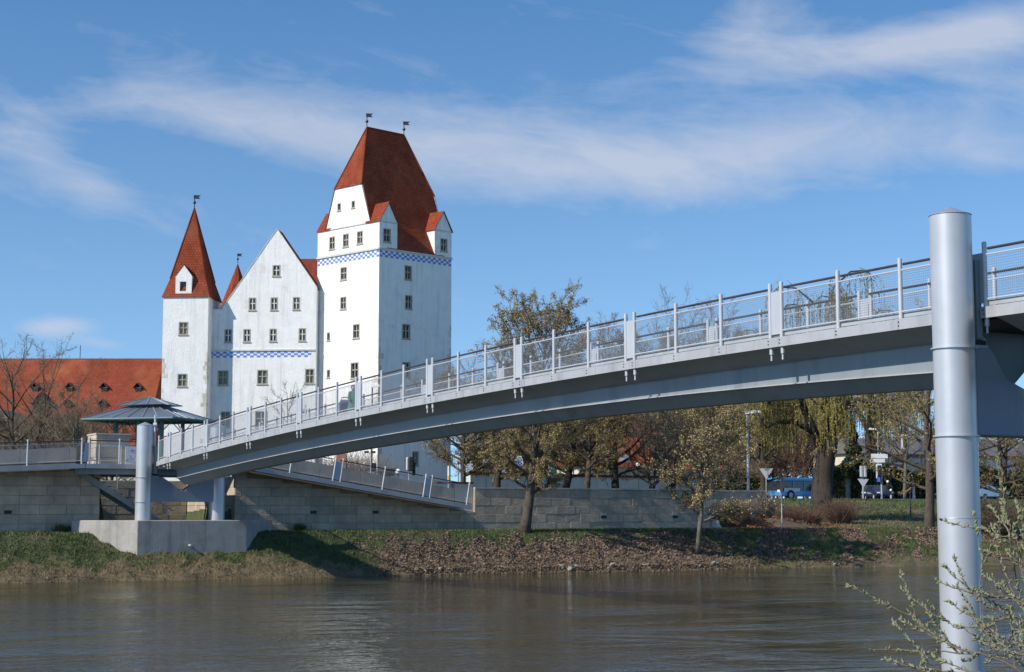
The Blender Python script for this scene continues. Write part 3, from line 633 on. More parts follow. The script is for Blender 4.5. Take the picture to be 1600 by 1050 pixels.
# ------------------------------------------------------------------ footbridge
def zt(u): return 6.52 - 1.37 * ((u - 46.5) / 46.5) ** 2
VC, VE = 1.72, .45
def footbridge():
    t = thing('footbridge', B(0, VC, 2.5), 'arched silver grey steel footbridge crossing the river on round pillars', 'bridge')
    def hw(u):
        d = min(abs(u - SPAN), 60); return .33 + .22 * max(0, 1 - d / 21) ** 2
    def sect(u, lift=0.):
        z = zt(u) - .2; h = hw(u); half = [(-1.24, z + .06), (-1.24, z), (-.50, z - .25), (-.48, z - .25 - h), (-.14, z - .25 - h - .30 + lift), ]
        return [B(u, VC + v, q) for v, q in half] + [B(u, VC - v, q) for v, q in reversed(half)]
    def frange(a, b, st):
        n = max(1, round((b - a) / st)); return [a + (b - a) * i / n for i in range(n + 1)]
    for (a, b) in ((1.0, SPAN - .45), (SPAN + .55, 76)):
        us = frange(a, b, .8)
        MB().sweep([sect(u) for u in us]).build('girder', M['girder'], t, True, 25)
        for s in (-1, 1):
            MB().sweep([[B(u, VC + s * o, zt(u) - .45 - hw(u) + dz) for o, dz in ((.46, 0), (.535, -.005), (.535, -.03), (.46, -.035))] for u in us]).build('flange', M['fascia'], t)
            MB().sweep([[B(u, VC + s * o, zt(u) - .455 + dz) for o, dz in ((.49, .01), (.525, .005), (.525, -.012), (.49, -.016))] for u in us]).build('weld_strip', M['girder'], t)
    for (a, b) in ((.35, SPAN - .1), (SPAN + .2, 76)):
        us = frange(a, b, 1.85)
        for s in (-1, 1):
            for i in range(len(us) - 1):
                u0, u1 = us[i] + .004, us[i + 1] - .004
                MB().sweep([[B(u, VC + s * o, zt(u) + dz) for o, dz in ((1.27, 0), (1.24, 0), (1.24, -.2), (1.27, -.2))] for u in (u0, u1)]).build('fascia_plate', M['fascia'], t)
            MB().sweep([[B(u, VC + s * o, zt(u) + dz) for o, dz in ((1.17, .12), (1.14, .12), (1.14, .03), (1.17, .03))] for u in us]).build('toe_board', M['fascia'], t)
        MB().sweep([[B(u, VC + o, zt(u) + dz) for o, dz in ((-1.13, .0), (1.13, .0), (1.13, -.11), (-1.13, -.11))] for u in us]).build('deck', M['deck'], t)
    tw = [2.08, 7.37, 12.74, 18.18, 23.6, 29.08, 34.64, 40.26, 45.94, 51.76, 57.4, 63.0, 68.6]
    bolt = MB().lathe((0, 0, 0), [(.014, -.008), (.014, .012)], 6).mesh('bolt', M['iron'])
    for s in (-1, 1):
        v = VC + s * 1.205; vi = VC + s * 1.14
        def base(u): return B(u, v, zt(u))
        posts = []
        for k in range(len(tw) - 1):
            a, b = tw[k] + .19, tw[k + 1] - .19
            posts.append([a + (b - a) * i / 3 for i in range(4)])
        posts.insert(0, [.5, tw[0] - .19])
        inset = Vector((EV.x, EV.y, 0)) * (-s * .06)
        for row in posts:
            for u in row:
                post(t, base(u))
                if s < 0:
                    for dz in (-.06, -.13):
                        o = link('bolt', bolt, t); o.location = B(u, VC - 1.272, zt(u) + dz); o.rotation_euler = (math.pi / 2, 0, ANG_V - math.pi / 2)
            for i in range(len(row) - 1): bay(t, base(row[i] + .03), base(row[i + 1] - .03), None, inset=inset)
        for u in tw:
            MB().sweep([[B(x, v + o, zt(u) + dz) for o, dz in ((-.012, .07), (.012, .07), (.012, .97), (-.012, .97))] for x in (u - .145, u + .145)]).build('filler_plate', M['panel'], t)
            for d in (-.19, .19):
                MB().lathe(B(u + d, VC + s * 1.19, zt(u)), [(.022, -.47), (.022, -.36), (.042, -.34), (.042, -.2)], 8).build('drain_pipe', M['rail'], t, True)
    # small white plates on the far railing
    for u in tw[3:10]:
        if u > 28: MB().sweep([[B(x, VC + 1.18 + o, zt(u) + dz) for o, dz in ((-.004, .3), (.004, .3), (.004, .85), (-.004, .85))] for x in (u - .12, u + .12)]).build('info_plate', M['panel'], t)
    # pillars
    def pillar(u, v, zb, ztop, collars, welds=()):
        c = B(u, v, 0); o = MB().lathe(c, [(.365, zb), (.365, ztop), (.355, ztop + .012)], 40).build('pillar', M['steel'], t, True, 30)
        MB().lathe(c, [(.375, ztop + .0125), (.375, ztop + .02), (.02, ztop + .17)], 40).build('cap', M['zinc'], o, True, 20)
        for z in collars: MB().lathe(c, [(.372, z - .012), (.402, z - .012), (.402, z + .012), (.372, z + .012)], 40, False).build('collar', M['steel'], o, True, 30)
        for z in welds: MB().lathe(c, [(.3655, z - .008), (.3695, z), (.3655, z + .008)], 40, False).build('weld', M['zinc'], o, True, 30)
    def beam(u, zb, zu, notch, a=.62, b=.95, c=.72, w=.25):
        prof = [(.25, zb), (2 * VC - .25, zb), (2 * VC - .25, zu), (2 * VC - a, zu), (2 * VC - b, zu - notch * c), (VC + w, zu - notch), (VC - w, zu - notch), (b, zu - notch * c), (a, zu), (.25, zu)]
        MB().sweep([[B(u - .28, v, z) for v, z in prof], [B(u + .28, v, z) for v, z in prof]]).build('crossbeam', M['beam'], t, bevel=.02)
        for s in (0, 1):
            v0 = .33 if s == 0 else 2 * VC - .62
            MB().ubox(u - .2, u + .2, v0, v0 + .29, zu + .002, zu + .06).build('bearing', M['zinc'], t); MB().ubox(u - .17, u + .17, v0 + .02, v0 + .27, zu + .062, zu + .15).build('bearing_pad', M['black'], t)
            MB().ubox(u - .2, u + .12, v0 + .03, v0 + .26, zu + .152, zu + .62).build('bracket', M['girder'], t)
    for v in (0, 2 * VC):
        pillar(0, v, 2.5, 6.80, (4.46, 3.35)); pillar(SPAN, v, -1.2, 8.12, (5.76, 4.22), (2.79,))
    beam(0, 3.36, 4.47, .6, .8, 1.25, .5, .1); beam(SPAN, 4.23, 5.77, .72)
    MB().sweep([[B(u, VC + s_, zt(u) - .21) for s_ in (-1.0, 1.0)] + [B(u, VC + s_, zt(u) - .34) for s_ in (.7, -.7)] for u in (SPAN - .5, SPAN + .6)]).build('end_joint', M['black'], t)
    MB().ubox(SPAN - .02, SPAN + .17, .40, .52, 5.95, 7.35).build('joint_cover', M['girder'], t); MB().ubox(.05, .25, .40, .52, 4.62, 5.9).build('joint_cover', M['girder'], t)
footbridge()

# ------------------------------------------------------------------ castle
class Plane:                                   # a vertical facade plane through a, running along d
    def __init__(s, a, d, out):
        s.a = Vector((a[0], a[1])); s.d = Vector(d).normalized(); n = Vector((-s.d.y, s.d.x)); s.n = n if n.dot(Vector(out)) > 0 else -n
    def sz(s, px, py):
        r = ray(px, py); k = s.n.dot(s.a) / (s.n.x * r.x + s.n.y * r.y); p = r * k
        return (Vector((p.x, p.y)) - s.a).dot(s.d), p.z + EYE
    def rect(s, x0, x1, y0, y1):
        ym, xm = (y0 + y1) / 2, (x0 + x1) / 2
        return (s.sz(x0, ym)[0], s.sz(x1, ym)[0], s.sz(xm, y1)[1], s.sz(xm, y0)[1])
    def P(s, q, z, out=0.): return Vector((s.a.x + s.d.x * q + s.n.x * out, s.a.y + s.d.y * q + s.n.y * out, z))

def facade(name, pl, outline, holes, mt, parent, depth=.38):
    bm = bmesh.new(); edges = []
    def loop(pts):
        vs = [bm.verts.new(pl.P(q, z)) for q, z in pts]
        for i in range(len(vs)): edges.append(bm.edges.new((vs[i], vs[(i + 1) % len(vs)])))
        return vs
    loop(outline); hl = [loop([(a, c), (b, c), (b, d), (a, d)]) for a, b, c, d in holes]
    bmesh.ops.triangle_fill(bm, use_beauty=True, edges=edges, normal=(pl.n.x, pl.n.y, 0))
    for f in bm.faces:
        if f.normal.dot(Vector((pl.n.x, pl.n.y, 0))) < 0: f.normal_flip()
    off = Vector((pl.n.x, pl.n.y, 0)) * -depth
    for vs in hl:
        bk = [bm.verts.new(v.co + off) for v in vs]
        for i in range(4): bm.faces.new((vs[i], vs[(i + 1) % 4], bk[(i + 1) % 4], bk[i]))
    me = bpy.data.meshes.new(name); bm.to_mesh(me); bm.free(); me.materials.append(mt)
    return link(name, me, parent)
def slab(pl, a, b, c, d, o0, o1):
    return [pl.P(a, c, o0), pl.P(b, c, o0), pl.P(b, c, o1), pl.P(a, c, o1), pl.P(a, d, o0), pl.P(b, d, o0), pl.P(b, d, o1), pl.P(a, d, o1)]
def window(pl, r, parent, glass='win_glass', bars=2, surround=.13, barmat='win_stone', deep=.22):
    a, b, c, d = r; a, b = min(a, b), max(a, b); s = surround
    m = MB()
    for q in ((a - s, a, c - s, d + s), (b, b + s, c - s, d + s), (a, b, d, d + s), (a, b, c - s, c)): m.hexa(slab(pl, *q, -.1, .025))
    w = m.build('window', M['win_stone'], parent)
    nx, nz_ = (2, 2) if bars == 2 else (1, 1)
    for i in range(nx):
        for j in range(nz_):
            x0, x1 = a + (b - a) * i / nx, a + (b - a) * (i + 1) / nx; y0, y1 = c + (d - c) * j / nz_, c + (d - c) * (j + 1) / nz_
            MB().poly([pl.P(x0, y0, -deep), pl.P(x1, y0, -deep), pl.P(x1, y1, -deep), pl.P(x0, y1, -deep)]).build('pane', M[glass], w)
    if bars == 2:
        m = MB(); k = .065; xm, zm = (a + b) / 2, c + (d - c) * .55
        m.hexa(slab(pl, xm - k, xm + k, c, d, -deep + .03, -.05)); m.hexa(slab(pl, a, xm - k, zm - k, zm + k, -deep + .03, -.06)); m.hexa(slab(pl, xm + k, b, zm - k, zm + k, -deep + .03, -.06)); m.build('mullion', M[barmat], w)
    MB().hexa(slab(pl, a - s - .06, b + s + .06, c - s - .1, c - s - .002, -.05, .10)).build('sill', M['win_stone'], w)
    return w
def checker(pl, s0, s1, z0, rows, cell, hgt, parent, out=.02):
    m = MB(); n = int((s1 - s0) / cell)
    for i in range(n):
        for r in range(rows):
            if (i + r) % 2 == 0: m.hexa(slab(pl, s0 + i * cell, s0 + (i + 1) * cell, z0 + r * hgt, z0 + (r + 1) * hgt, -.05, out))
    o = m.build('checker_band', M['blue_paint'], parent); o['kind'] = 'stuff'
def quoins(pl, s, sgn, z0, z1, parent, step=.55):
    z = z0; i = 0
    while z < z1:
        L = (.7, .35)[i % 2] * random.uniform(.6, 1.25)
        if random.random() < .25: z += step; i += 1; continue
        a, b = (s, s + sgn * L) if sgn > 0 else (s + sgn * L, s)
        MB().hexa(slab(pl, a, b, z + .02, z + step - .02, -.1, .015)).build('quoin', M['quoin'], parent); z += step; i += 1
def vane(parent, p, h=1.5, s=1.):
    m = MB().tube([p, p + Vector((0, 0, h))], .06 * s, 6); m.ball(p + Vector((0, 0, h * .45)), .2 * s, 6); v = m.build('finial', M['iron'], parent)
    f = p + Vector((0, 0, h * .78)); MB().add([f + Vector((-.12 * s, -.02, 0)), f + Vector((.75 * s, -.02, -.05 * s)), f + Vector((.5 * s, -.02, .18 * s)), f + Vector((.75 * s, -.02, .42 * s)), f + Vector((-.12 * s, -.02, .45 * s)),
                                           f + Vector((-.12 * s, .02, 0)), f + Vector((.75 * s, .02, -.05 * s)), f + Vector((.5 * s, .02, .18 * s)), f + Vector((.75 * s, .02, .42 * s)), f + Vector((-.12 * s, .02, .45 * s))],
                                          [(0, 1, 2, 3, 4), (9, 8, 7, 6, 5), (0, 5, 6, 1), (1, 6, 7, 2), (2, 7, 8, 3), (3, 8, 9, 4), (4, 9, 5, 0)]).build('vane', M['iron'], v)
GZ = 4.0
def castle_tower():
    cx = at(591, 190, 20); t = thing('castle_tower', (cx.x, cx.y + 7, GZ), 'tall white square castle tower with steep red roof and blue checker band', 'tower')
    c = (at(591, 190, 20).x, 190); dl, dr = Vector((-.72, .694)).normalized(), Vector((.72, .694)).normalized(); S = 11.45
    L = Plane(c, dl, -dr); Rr = Plane(c, dr, -dl)
    zm = L.sz(591, 388)[1]                    # string course
    z2 = L.sz(590, 345)[1]                    # top of the full width storey
    lt = L.sz(566, 285.5); lb = L.sz(579.5, 347); ltz = (lt[1] + L.sz(517, 297)[1]) / 2
    a1, a0 = lt[0], lb[0]; zb = z2
    wl_ = [(532, 542, 417, 437.6), (531.7, 541.3, 463.4, 483.5), (551.3, 562, 506, 529), (547.8, 560.3, 566, 592)]; ws_ = [(510.5, 516.2, 519, 533), (510.5, 516.2, 577, 591)]
    wt_ = [(514.5, 523.6, 369.5, 390), (535.7, 545, 365, 386), (557.6, 567, 360.7, 381.4)]; wu = [(527, 533, 317, 330), (549, 555, 313, 325.5)]
    sh = .14
    def rr(pl, q): a, b, c_, d = pl.rect(*q); a, b = min(a, b), max(a, b); return (a + sh, b - sh, c_ + sh, d - sh)
    big = [rr(L, q) for q in wl_ + wt_]; small = [rr(L, q) for q in ws_ + wu]
    outline = [(0, GZ), (S, GZ), (S, z2), (S - a0, z2), (S - a1, ltz), (a1, ltz), (a0, z2), (0, z2)]
    facade('wall', L, outline, big + small, M['plaster'], t)
    for q in big: window(L, q, t, barmat='win_stone')
    for q in small: window(L, q, t, bars=1, surround=.1)
    wr_ = [(632, 643.4, 414.7, 437.6), (632.7, 644, 461, 483), (628, 641, 506, 530), (628.6, 641, 565.6, 590), (644, 654, 705, 728)]
    rb = [rr(Rr, q) for q in wr_]; bx = [(0, 2.75), (S - 2.75, S)]
    cw = [rr(Rr, (598.6, 610.5, 357, 378.6)), rr(Rr, (688, 699, 372.6, 393))]
    # right face, with the two corner dormers rising from it (front walls flush with the face)
    gz = Rr.sz(605, 316)[1]; ez = z2 + .0
    ol = [(0, GZ), (S, GZ), (S, ez), (S - 1.375, gz), (S - 2.75, ez), (S - 2.75, zm), (2.75, zm), (2.75, ez), (1.375, gz), (0, ez)]
    facade('wall', Rr, ol, rb + cw, M['plaster'], t)
    for q in rb + cw: window(Rr, q, t)
    # back walls, dormer cheeks
    def Q(a, b, z): return Vector((c[0] + dl.x * a + dr.x * b, c[1] + dl.y * a + dr.y * b, z))
    m = MB(); m.poly([Q(S, 0, GZ), Q(S, S, GZ), Q(S, S, z2), Q(S, 0, z2)]); m.poly([Q(0, S, GZ), Q(S, S, GZ), Q(S, S, z2), Q(S - a0, S, z2), Q(S - a1, S, ltz), Q(a1, S, ltz), Q(a0, S, z2), Q(0, S, z2)])
    for a_s in (0, S):
        dd = 1 if a_s == 0 else -1
        m.poly([Q(a_s, 2.75, zm), Q(a_s + dd * 2.2, 2.75, zm), Q(a_s + dd * 2.2, 2.75, z2), Q(a_s, 2.75, z2)]); m.poly([Q(a_s, S - 2.75, zm), Q(a_s + dd * 2.2, S - 2.75, zm), Q(a_s + dd * 2.2, S - 2.75, z2), Q(a_s, S - 2.75, z2)])
    m.build('wall', M['plaster'], t)
    zr = W(573, 200.5, 196.3).z; b1, b2 = 2.75, 8.7; hs = S / 2; m = MB(); e = .12
    for sg in (0, 1):
        def A(a): return a if sg == 0 else S - a
        m.poly([Q(A(hs), b1, zr), Q(A(hs), b2, zr), Q(A(a1), S + e, ltz - .1), Q(A(a1), -e, ltz - .1)]); m.poly([Q(A(a1), -e, ltz - .1), Q(A(a1), S + e, ltz - .1), Q(A(a0), S + e, z2), Q(A(a0), -e, z2)])
        m.poly([Q(A(a0), 1.2, z2), Q(A(a0), S - 1.2, z2), Q(A(-.12), S - 1.2, zm - .02), Q(A(-.12), 1.2, zm - .02)])
    m.poly([Q(hs, b1, zr), Q(a1, -e, ltz - .1), Q(S - a1, -e, ltz - .1)]); m.poly([Q(hs, b2, zr), Q(a1, S + e, ltz - .1), Q(S - a1, S + e, ltz - .1)])
    rf = shade_uv(m.build('roof', M['tile'], t))
    MB().tube([Q(hs, b1, zr), Q(hs, b2, zr)], .14, 6).build('ridge', M['tile_old'], rf)
    for b_ in (-e, S + e):
        for aa in (a1, S - a1): MB().tube([Q(hs, b1 if b_ < 1 else b2, zr), Q(aa, b_, ltz - .1)], .11, 6).build('hip_ridge', M['tile'], rf)
    for b0 in (0, S - 2.75):
        for a_s in (0, S):
            dd = 1 if a_s == 0 else -1; bm_ = b0 + 1.375
            m = MB(); dp = 4.2
            for s_ in (-1, 1):
                m.hexa([Q(a_s - dd * .15, bm_, gz), Q(a_s + dd * dp, bm_, gz), Q(a_s + dd * 2.4, bm_ + s_ * 1.5, ez - .12), Q(a_s - dd * .15, bm_ + s_ * 1.5, ez - .12), Q(a_s - dd * .15, bm_, gz + .12), Q(a_s + dd * dp, bm_, gz + .12), Q(a_s + dd * 2.4, bm_ + s_ * 1.5, ez), Q(a_s - dd * .15, bm_ + s_ * 1.5, ez)])
            shade_uv(m.build('dormer_roof', M['tile'], t))
    for pl in (L, Rr):
        MB().hexa(slab(pl, -.06, S + .06, zm - .12, zm + .1, -.1, .16)).build('string_course', M['plaster_trim'], t)
        checker(pl, .05, S - .05, zm - .98, 3, .42, .26, t)
    MB().hexa(slab(L, 0, S, z2 - .1, z2 + .03, -.1, .10)).build('string_course', M['plaster_trim'], t)
    for b0, b1_ in bx: MB().hexa(slab(Rr, b0, b1_, ez - .1, ez + .02, -.1, .08)).build('string_course', M['plaster_trim'], t)
    quoins(L, 0, 1, GZ, L.sz(591, 545)[1], t, .7); quoins(Rr, 0, 1, GZ, L.sz(591, 545)[1], t, .7); quoins(Rr, S, -1, GZ + 9, L.sz(591, 500)[1], t, .7)
    vane(t, Q(hs, b1, zr), 1.7); vane(t, Q(hs, b2, zr), 1.7)
castle_tower()

def castle_hall():
    a = at(325, 197.6, 15); b = at(493, 196.4, 15); d = Vector((b.x - a.x, b.y - a.y))
    pl = Plane((a.x, a.y), d, (0, -1)); t = thing('castle_hall', (a.x + 6, a.y + 6, GZ), 'white gabled castle hall with rows of windows between turret and tower', 'building')
    ap = pl.sz(433, 358); lf = pl.sz(346, 483); slope = (ap[1] - lf[1]) / (ap[0] - lf[0]); Wd = d.length - .05; rz = ap[1] - slope * (Wd - ap[0]); sh = .13
    def rr(q, k=sh): x, y, z, w = pl.rect(*q); return (x + k, y - k, z + k, w - k)
    up = [rr(q) for q in [(425.7, 438, 414, 431.7), (388.6, 400.2, 465, 485), (422.5, 434, 464.6, 484.7), (457.4, 468.6, 464, 484), (350.7, 362.3, 514.4, 535), (380, 391.5, 514, 534.5), (421, 432.4, 513.4, 533.7), (466.6, 478, 512.7, 533)]]
    lo = [rr(q) for q in [(340, 357, 578.8, 602), (401.5, 418.3, 577.6, 600.6), (476.5, 491, 576, 599.6), (344.5, 360, 643, 668), (398, 418, 642, 668)]]
    facade('wall', pl, [(0, GZ), (Wd, GZ), (Wd, rz), (ap[0], ap[1]), (lf[0], lf[1]), (0, lf[1])], up + lo, M['plaster'], t)
    for q in up: window(pl, q, t, barmat='win_white')
    for i, q in enumerate(lo): window(pl, q, t, 'win_blind' if i < 3 else 'win_glass', barmat='win_stone')
    zb = pl.sz(400, 547.5)[1]; MB().hexa(slab(pl, 0, Wd, zb - .08, zb + .1, -.1, .14)).build('string_course', M['plaster_trim'], t); checker(pl, .05, Wd - .4, zb - .85, 3, .42, .24, t)
    D = 3
    def Q(s, z, o): return pl.P(s, z, -o)
    m = MB(); th = .25
    for (s0, z0) in ((lf[0] - .1, lf[1] - .14), (Wd, rz)):
        m.hexa([Q(ap[0], ap[1] + .06, .3), Q(ap[0], ap[1] + .06, D), Q(s0, z0 + .06, D), Q(s0, z0 + .06, .3), Q(ap[0], ap[1] - th, .3), Q(ap[0], ap[1] - th, D), Q(s0, z0 - th, D), Q(s0, z0 - th, .3)])
    shade_uv(m.build('roof', M['tile'], t))
    m = MB(); k = .1
    for (s0, z0) in ((lf[0], lf[1]), (Wd, rz)):
        m.hexa([Q(s0, z0 - .02, -.06), Q(ap[0], ap[1] - .02, -.06), Q(ap[0], ap[1] - .02, .35), Q(s0, z0 - .02, .35), Q(s0, z0 + .1, -.06), Q(ap[0], ap[1] + .1, -.06), Q(ap[0], ap[1] + .1, .35), Q(s0, z0 + .1, .35)])
    m.build('gable_coping', M['quoin'], t)
    m = MB(); m.poly([Q(0, GZ, .02), Q(0, GZ, D), Q(0, lf[1], D), Q(0, lf[1], .02)]); m.poly([Q(Wd, GZ, .02), Q(Wd, GZ, D), Q(Wd, rz, D), Q(Wd, rz, .02)]); m.poly([Q(0, GZ, D), Q(Wd, GZ, D), Q(Wd, rz, D), Q(ap[0], ap[1], D), Q(0, lf[1], D)]); m.poly([Q(0, lf[1], 0), Q(lf[0], lf[1], 0), Q(lf[0], lf[1], D), Q(0, lf[1], D)]); m.build('wall', M['plaster'], t)
castle_hall()

def pyramid_roof(m, pts, apex, flare, zf):
    """bell-cast pyramid: eaves pts (4), kink ring scaled by flare at height zf above the eaves"""
    c = sum((Vector(p) for p in pts), Vector()) / 4; ring = []
    for p in pts: q = c + (Vector(p) - c) * flare; q.z = p.z + zf; ring.append(q)
    for i in range(4): j = (i + 1) % 4; m.poly([pts[i], pts[j], ring[j], ring[i]]); m.poly([ring[i], ring[j], apex])
    return ring
def castle_turret():
    a = at(250.4, 196, 12); b = at(321.5, 195.6, 12); d = Vector((b.x - a.x, b.y - a.y)); pl = Plane((a.x, a.y), d, (0, -1)); Wd = d.length; D = 5.9
    t = thing('corner_turret', (a.x + 2.7, a.y + 3, GZ), 'white corner turret with a steep bell shaped red spire and gabled dormer', 'turret')
    ze = pl.sz(285, 463.5)[1]; sh = .13
    wn = []
    for q in ((279, 294, 502.8, 523.3), (277, 292.5, 583.8, 604.3)):
        x, y, z, w = pl.rect(*q); wn.append((x + sh, y - sh, z + sh, w - sh))
    facade('wall', pl, [(0, GZ), (Wd, GZ), (Wd, ze), (0, ze)], wn, M['plaster'], t)
    window(pl, wn[0], t, 'win_tan', barmat='win_stone'); window(pl, wn[1], t, 'win_blind', barmat='win_stone')
    Q = lambda s, z, o: pl.P(s, z, -o)
    m = MB(); m.poly([Q(Wd, GZ, 0), Q(Wd, GZ, D), Q(Wd, ze, D), Q(Wd, ze, 0)]); m.poly([Q(0, GZ, 0), Q(0, GZ, D), Q(0, ze, D), Q(0, ze, 0)]); m.poly([Q(0, GZ, D), Q(Wd, GZ, D), Q(Wd, ze, D), Q(0, ze, D)]); m.build('wall', M['plaster'], t)
    e = .18; apz = W(302.5, 325, 198.8).z; apex = Q(Wd / 2, apz, D / 2); m = MB()
    rg = pyramid_roof(m, [Q(-e, ze - .05, -e), Q(Wd + e, ze - .05, -e), Q(Wd + e, ze - .05, D + e), Q(-e, ze - .05, D + e)], apex, .74, 2.4)
    rf = shade_uv(m.build('roof', M['tile'], t))
    for p in rg: MB().tube([p, apex], .09, 5).build('hip_ridge', M['tile'], rf)
    dx0, dx1 = pl.sz(274.3, 450)[0], pl.sz(299.5, 450)[0]; de = pl.sz(287, 431)[1]; dz = pl.sz(287, 414)[1]; mid = (dx0 + dx1) / 2
    wq = pl.rect(281, 291, 440, 455); dpl = Plane((pl.a.x + pl.n.x * .03, pl.a.y + pl.n.y * .03), pl.d, pl.n)
    dm = facade('dormer', dpl, [(dx0, ze - .1), (dx1, ze - .1), (dx1, de), (mid, dz), (dx0, de)], [wq], M['plaster'], t, .4)
    MB().poly([dpl.P(wq[0], wq[2], -.3), dpl.P(wq[1], wq[2], -.3), dpl.P(wq[1], wq[3], -.3), dpl.P(wq[0], wq[3], -.3)]).build('opening', M['win_glass'], dm)
    m = MB(); m.poly([Q(dx0, ze, 0), Q(dx0, ze, 2), Q(dx0, de, 2), Q(dx0, de, 0)]); m.poly([Q(dx1, ze, 0), Q(dx1, ze, 2), Q(dx1, de, 2), Q(dx1, de, 0)]); m.build('cheek', M['plaster'], dm)
    m = MB()
    for x in (dx0, dx1): m.poly([Q(mid, dz + .05, -.08), Q(mid, dz + .05, 3), Q(x, de + .02, 2.4), Q(x, de + .02, -.08)])
    shade_uv(m.build('dormer_roof', M['tile_old'], t))
    zq = pl.sz(320, 556)[1]; quoins(pl, Wd, -1, GZ + 6, zq, t, .55); quoins(Plane((Q(Wd, 0, 0).x, Q(Wd, 0, 0).y), -pl.n, pl.d), 0, 1, GZ + 6, zq, t, .55)
    quoins(pl, 0, 1, GZ + 9, pl.sz(255, 560)[1], t, .6)
    vane(t, apex, 1.5)
castle_turret()

def small_spire():
    apex = W(371.5, 411, 216); t = thing('stair_turret', (apex.x, 216, GZ), 'slender red spire peeping out behind the left slope of the gable', 'turret')
    r = 2.3; zb = W(349, 482, 216).z; c = Vector((apex.x, 216, 0)); n = 8; pts = [c + Vector((r * math.cos(2 * math.pi * (k + .5) / n), r * math.sin(2 * math.pi * (k + .5) / n), zb)) for k in range(n)]
    m = MB()
    for k in range(n): m.poly([pts[k], pts[(k + 1) % n], apex])
    shade_uv(m.build('roof', M['tile'], t)); MB().lathe(c, [(r * .9, GZ), (r * .9, zb)], 8).build('wall', M['plaster'], t); vane(t, apex, 1.2, .8)
    t = thing('cross_wing', (at(490, 222, 10).x, 222, GZ), 'dark red roof of a rear wing between the gable and the tower', 'building')
    p0, p1 = W(469, 404.5, 222), W(530, 404.5, 222); ze = W(480, 470, 222).z
    m = MB(); m.hexa([p0 + Vector((-.2, -6, ze - p0.z)), p1 + Vector((0, -6, ze - p0.z)), p1 + Vector((0, 6, ze - p0.z)), p0 + Vector((-.2, 6, ze - p0.z)), p0 + Vector((0, -.05, 0)), p1 + Vector((0, -.05, 0)), p1 + Vector((0, .05, 0)), p0 + Vector((0, .05, 0))])
    shade_uv(m.build('roof', M['tile_old'], t)); MB().box(p0.x, p1.x, 216.2, 227.8, GZ, ze).build('wall', M['plaster'], t)
small_spire()

